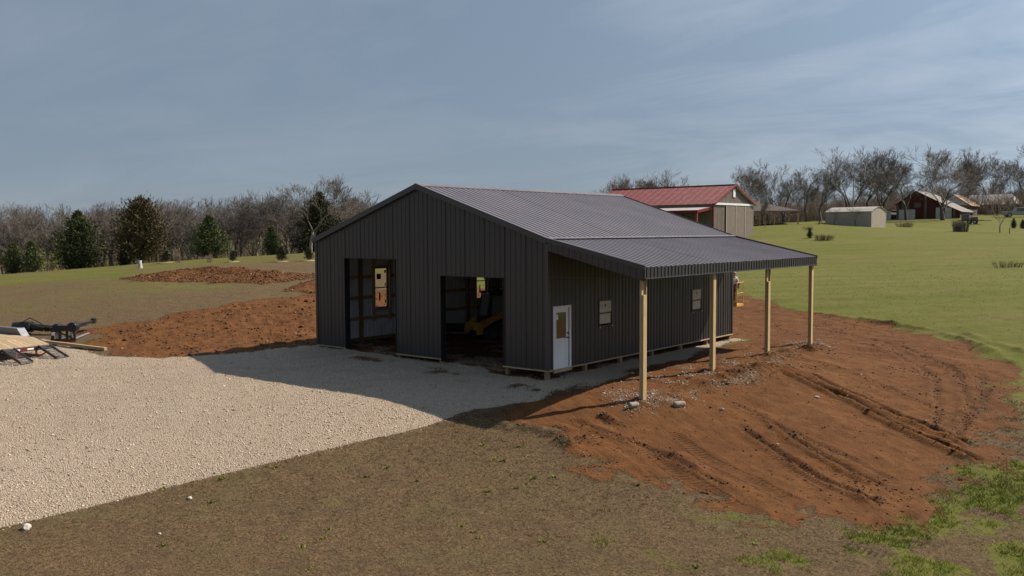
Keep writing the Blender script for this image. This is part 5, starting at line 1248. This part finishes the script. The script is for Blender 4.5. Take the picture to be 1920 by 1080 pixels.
def blades(name, x, y, z, dep, rg, per, hgt, wid, lean, mt, third, label, cat):
    n = len(x)*per; bx = np.repeat(x, per)+rg.randn(n)*hgt*.55; by = np.repeat(y, per)+rg.randn(n)*hgt*.55; bz = np.repeat(z, per)-.01
    sc = np.repeat(np.clip(dep/18, .8, 3.0), per); hh = hgt*rg.uniform(.4, 1.3, n)*sc**.5; a = rg.rand(n)*6.283; ww = wid*sc*.5; ln = lean*hh*rg.uniform(.3, 1.4, n); b = rg.rand(n)*6.283
    p0 = np.c_[bx-np.cos(a)*ww, by-np.sin(a)*ww, bz]; p1 = np.c_[bx+np.cos(a)*ww, by+np.sin(a)*ww, bz]; p2 = np.c_[bx+np.cos(b)*ln, by+np.sin(b)*ln, bz+hh]
    me = np_mesh(name, np.stack([p0, p1, p2], 1).reshape(-1, 3), np.arange(3*n).reshape(n, 3), M[mt])
    tn = np.c_[np.repeat(np.clip(rg.rand(n)*.65+np.repeat(fbm(x, y, .7, 4)*.7+.2, per), 0, 1), 3), np.repeat(np.repeat(third(x, y), per)*rg.rand(n), 3)]
    return tag(link(name, with_tint(me, tn)), label, cat, kind='stuff')
g_out = lambda b: (b(sG) < .06)*np.clip((.40-b(sD))/.7, 0, 1)
x, y, z, dep, rg = sample(250000, (-8, 20, -22, 9), lambda b, x, y, d: g_out(b)*np.clip(17/d, 0, 1)**1.2*(b(green) < .55)*.62, 1)
blades('dry_grass', x, y, z, dep, rg, 5, .040, .012, 1.9, 'blade_dry', lambda x, y: np.clip(fbm(x, y, .5, 4)*2+.25+np.clip((x-4)/8, 0, 1)*.5, 0, 1), 'short dead brown grass covering the slope in the foreground', 'grass')
x, y, z, dep, rg = sample(260000, (4, 22, -16, 9), lambda b, x, y, d: g_out(b)*np.clip((b(green)+fbm(x, y, 1.1, 3)*.7-.42)*2.2, 0, 1)*np.clip((9-y)/5, 0, 1)*np.clip(18/d, 0, 1)**1.5*.42, 2)
blades('green_grass', x, y, z, dep, rg, 6, .075, .013, .8, 'blade_green', lambda x, y: np.clip(fbm(x, y, .6, 4)*1.5+.2, 0, 1), 'fresh green grass patches at the lower right of the slope', 'grass')
x, y, z, dep, rg = sample(190000, (-45, 24, 4, 80), lambda b, x, y, d: g_out(b)*np.clip((95-d)/70, 0, 1)**2*np.clip((y-5)/6, 0, 1)*.4, 3)
blades('lawn_grass', x, y, z, dep, rg, 3, .026, .012, 1.4, 'blade_green', lambda x, y: np.clip(fbm(x, y, .15, 4)*2.2+.6, 0, 1), 'mown green lawn rising behind the barn on the right', 'grass')
x, y, z, dep, rg = sample(120000, (-75, -13, -16, 40), lambda b, x, y, d: g_out(b)*np.clip((80-d)/60, 0, 1)**2*.2, 4)
blades('field_grass', x, y, z, dep, rg, 3, .03, .012, 1.3, 'blade_dry', lambda x, y: np.clip(fbm(x, y, .12, 4)*2.4+.75, 0, 1), 'thin olive brown grass of the left field', 'grass')
OCT_V = np.array([(1,0,0),(-1,0,0),(0,1,0),(0,-1,0),(0,0,1),(0,0,-1)], float); OCT_F = np.array([(0,2,4),(2,1,4),(1,3,4),(3,0,4),(2,0,5),(1,2,5),(3,1,5),(0,3,5)])
def bits(name, x, y, z, dep, rg, r, mt, second, label, cat, flat=.7, sink=.15):
    n = len(x); r = r*rg.uniform(.5, 1.0, n)**1.0*(1+.8*(rg.rand(n) > .93)); a = rg.rand(n)*6.283; J = OCT_V[None]*(1+.45*rg.randn(n, 6, 1)).clip(.4, 1.7)+rg.randn(n, 6, 3)*.18
    c, s = np.cos(a)[:, None], np.sin(a)[:, None]; W = np.stack([(J[..., 0]*c-J[..., 1]*s)*r[:, None]+x[:, None], (J[..., 0]*s+J[..., 1]*c)*r[:, None]+y[:, None], J[..., 2]*r[:, None]*flat+z[:, None]+r[:, None]*sink], -1)
    me = np_mesh(name, W.reshape(-1, 3), (OCT_F[None]+6*np.arange(n)[:, None, None]).reshape(-1, 3), M[mt])
    tn = np.c_[np.repeat(rg.rand(n), 6), np.repeat(second(x, y, rg), 6)]
    return tag(link(name, with_tint(me, tn)), label, cat, kind='stuff')
x, y, z, dep, rg = sample(330000, (-24, 3, -20, 1), lambda b, x, y, d: np.clip((b(sG)+.30)/.45, 0, 1)**2*((b(wG) > .45) | (b(sG) < .1))*np.clip(20/d, 0, 1)**1.6*.5*(1-.8*b(dark)), 5)
bits('crushed_stone', x, y, z, dep, rg, .023, 'stone_bits', lambda x, y, r: (r.rand(len(x)) > .93)*.9, 'loose pale crushed limestone spread over the gravel drive', 'gravel')
x, y, z, dep, rg = sample(60000, (0, 7, -2, 16), lambda b, x, y, d: np.clip(b(wG)*1.4, 0, 1)*(b(sG) < .1)*np.clip(26/d, 0, 1), 6)
bits('spilled_stone', x, y, z, dep, rg, .028, 'stone_bits', lambda x, y, r: r.rand(len(x))**.5*1.0, 'scattered crushed stone spilled round the lean-to posts', 'gravel')
x, y, z, dep, rg = sample(230000, (-2, 15, -7, 24), lambda b, x, y, d: (b(sD) > .0)*(b(sG) < .05)*np.clip(.012+.95*b(dark)+.4*np.clip(fbm(x, y, .6, 4)-.1, 0, 1), 0, 1)*np.clip(26/d, 0, 1)*.4, 7)
bits('soil_crumbs', x, y, z, dep, rg, .036, 'soil_bits', lambda x, y, r: (r.rand(len(x)) > .965)*.9, 'loose red clay crumbs over the soil bank on the right', 'soil')
x, y, z, dep, rg = sample(160000, (-52, -11, -6, 20), lambda b, x, y, d: (b(sD) > .0)*(b(sG) < .05)*np.clip(.06+.5*np.clip(fbm(x, y, .7, 4), 0, 1)+.6*(x < -28), 0, 1)*.4, 8)
bits('soil_crumbs', x, y, z, dep, rg, .07, 'soil_bits', lambda x, y, r: (r.rand(len(x)) > .97)*.9, 'loose red clay crumbs over the soil and mound on the left', 'soil')

x, y, z, dep, rg = sample(900, (-4, 16, -16, 2), lambda b, x, y, d: g_out(b)*.10, 9)
blades('broadleaf_weeds', x, y, z, dep, rg, 14, .06, .05, 1.2, 'blade_green', lambda x, y: np.full(len(x), .1), 'small green weeds scattered through the dead grass in the foreground', 'weeds')
x, y, z, dep, rg = sample(9000, (-6, 17, -17, 8), lambda b, x, y, d: (b(sG) < 0)*np.clip(.15+fbm(x, y, .6, 3), 0, 1)*.5, 10)
M['blade_straw'] = tint_material('straw_bits', (.24,.17,.10), (.44,.34,.21), (.3,.22,.13))
blades('loose_straw', x, y, z, dep, rg, 1, .035, .016, 4.5, 'blade_straw', lambda x, y: np.zeros(len(x)), 'loose pale straw lying on the foreground grass and soil', 'straw')
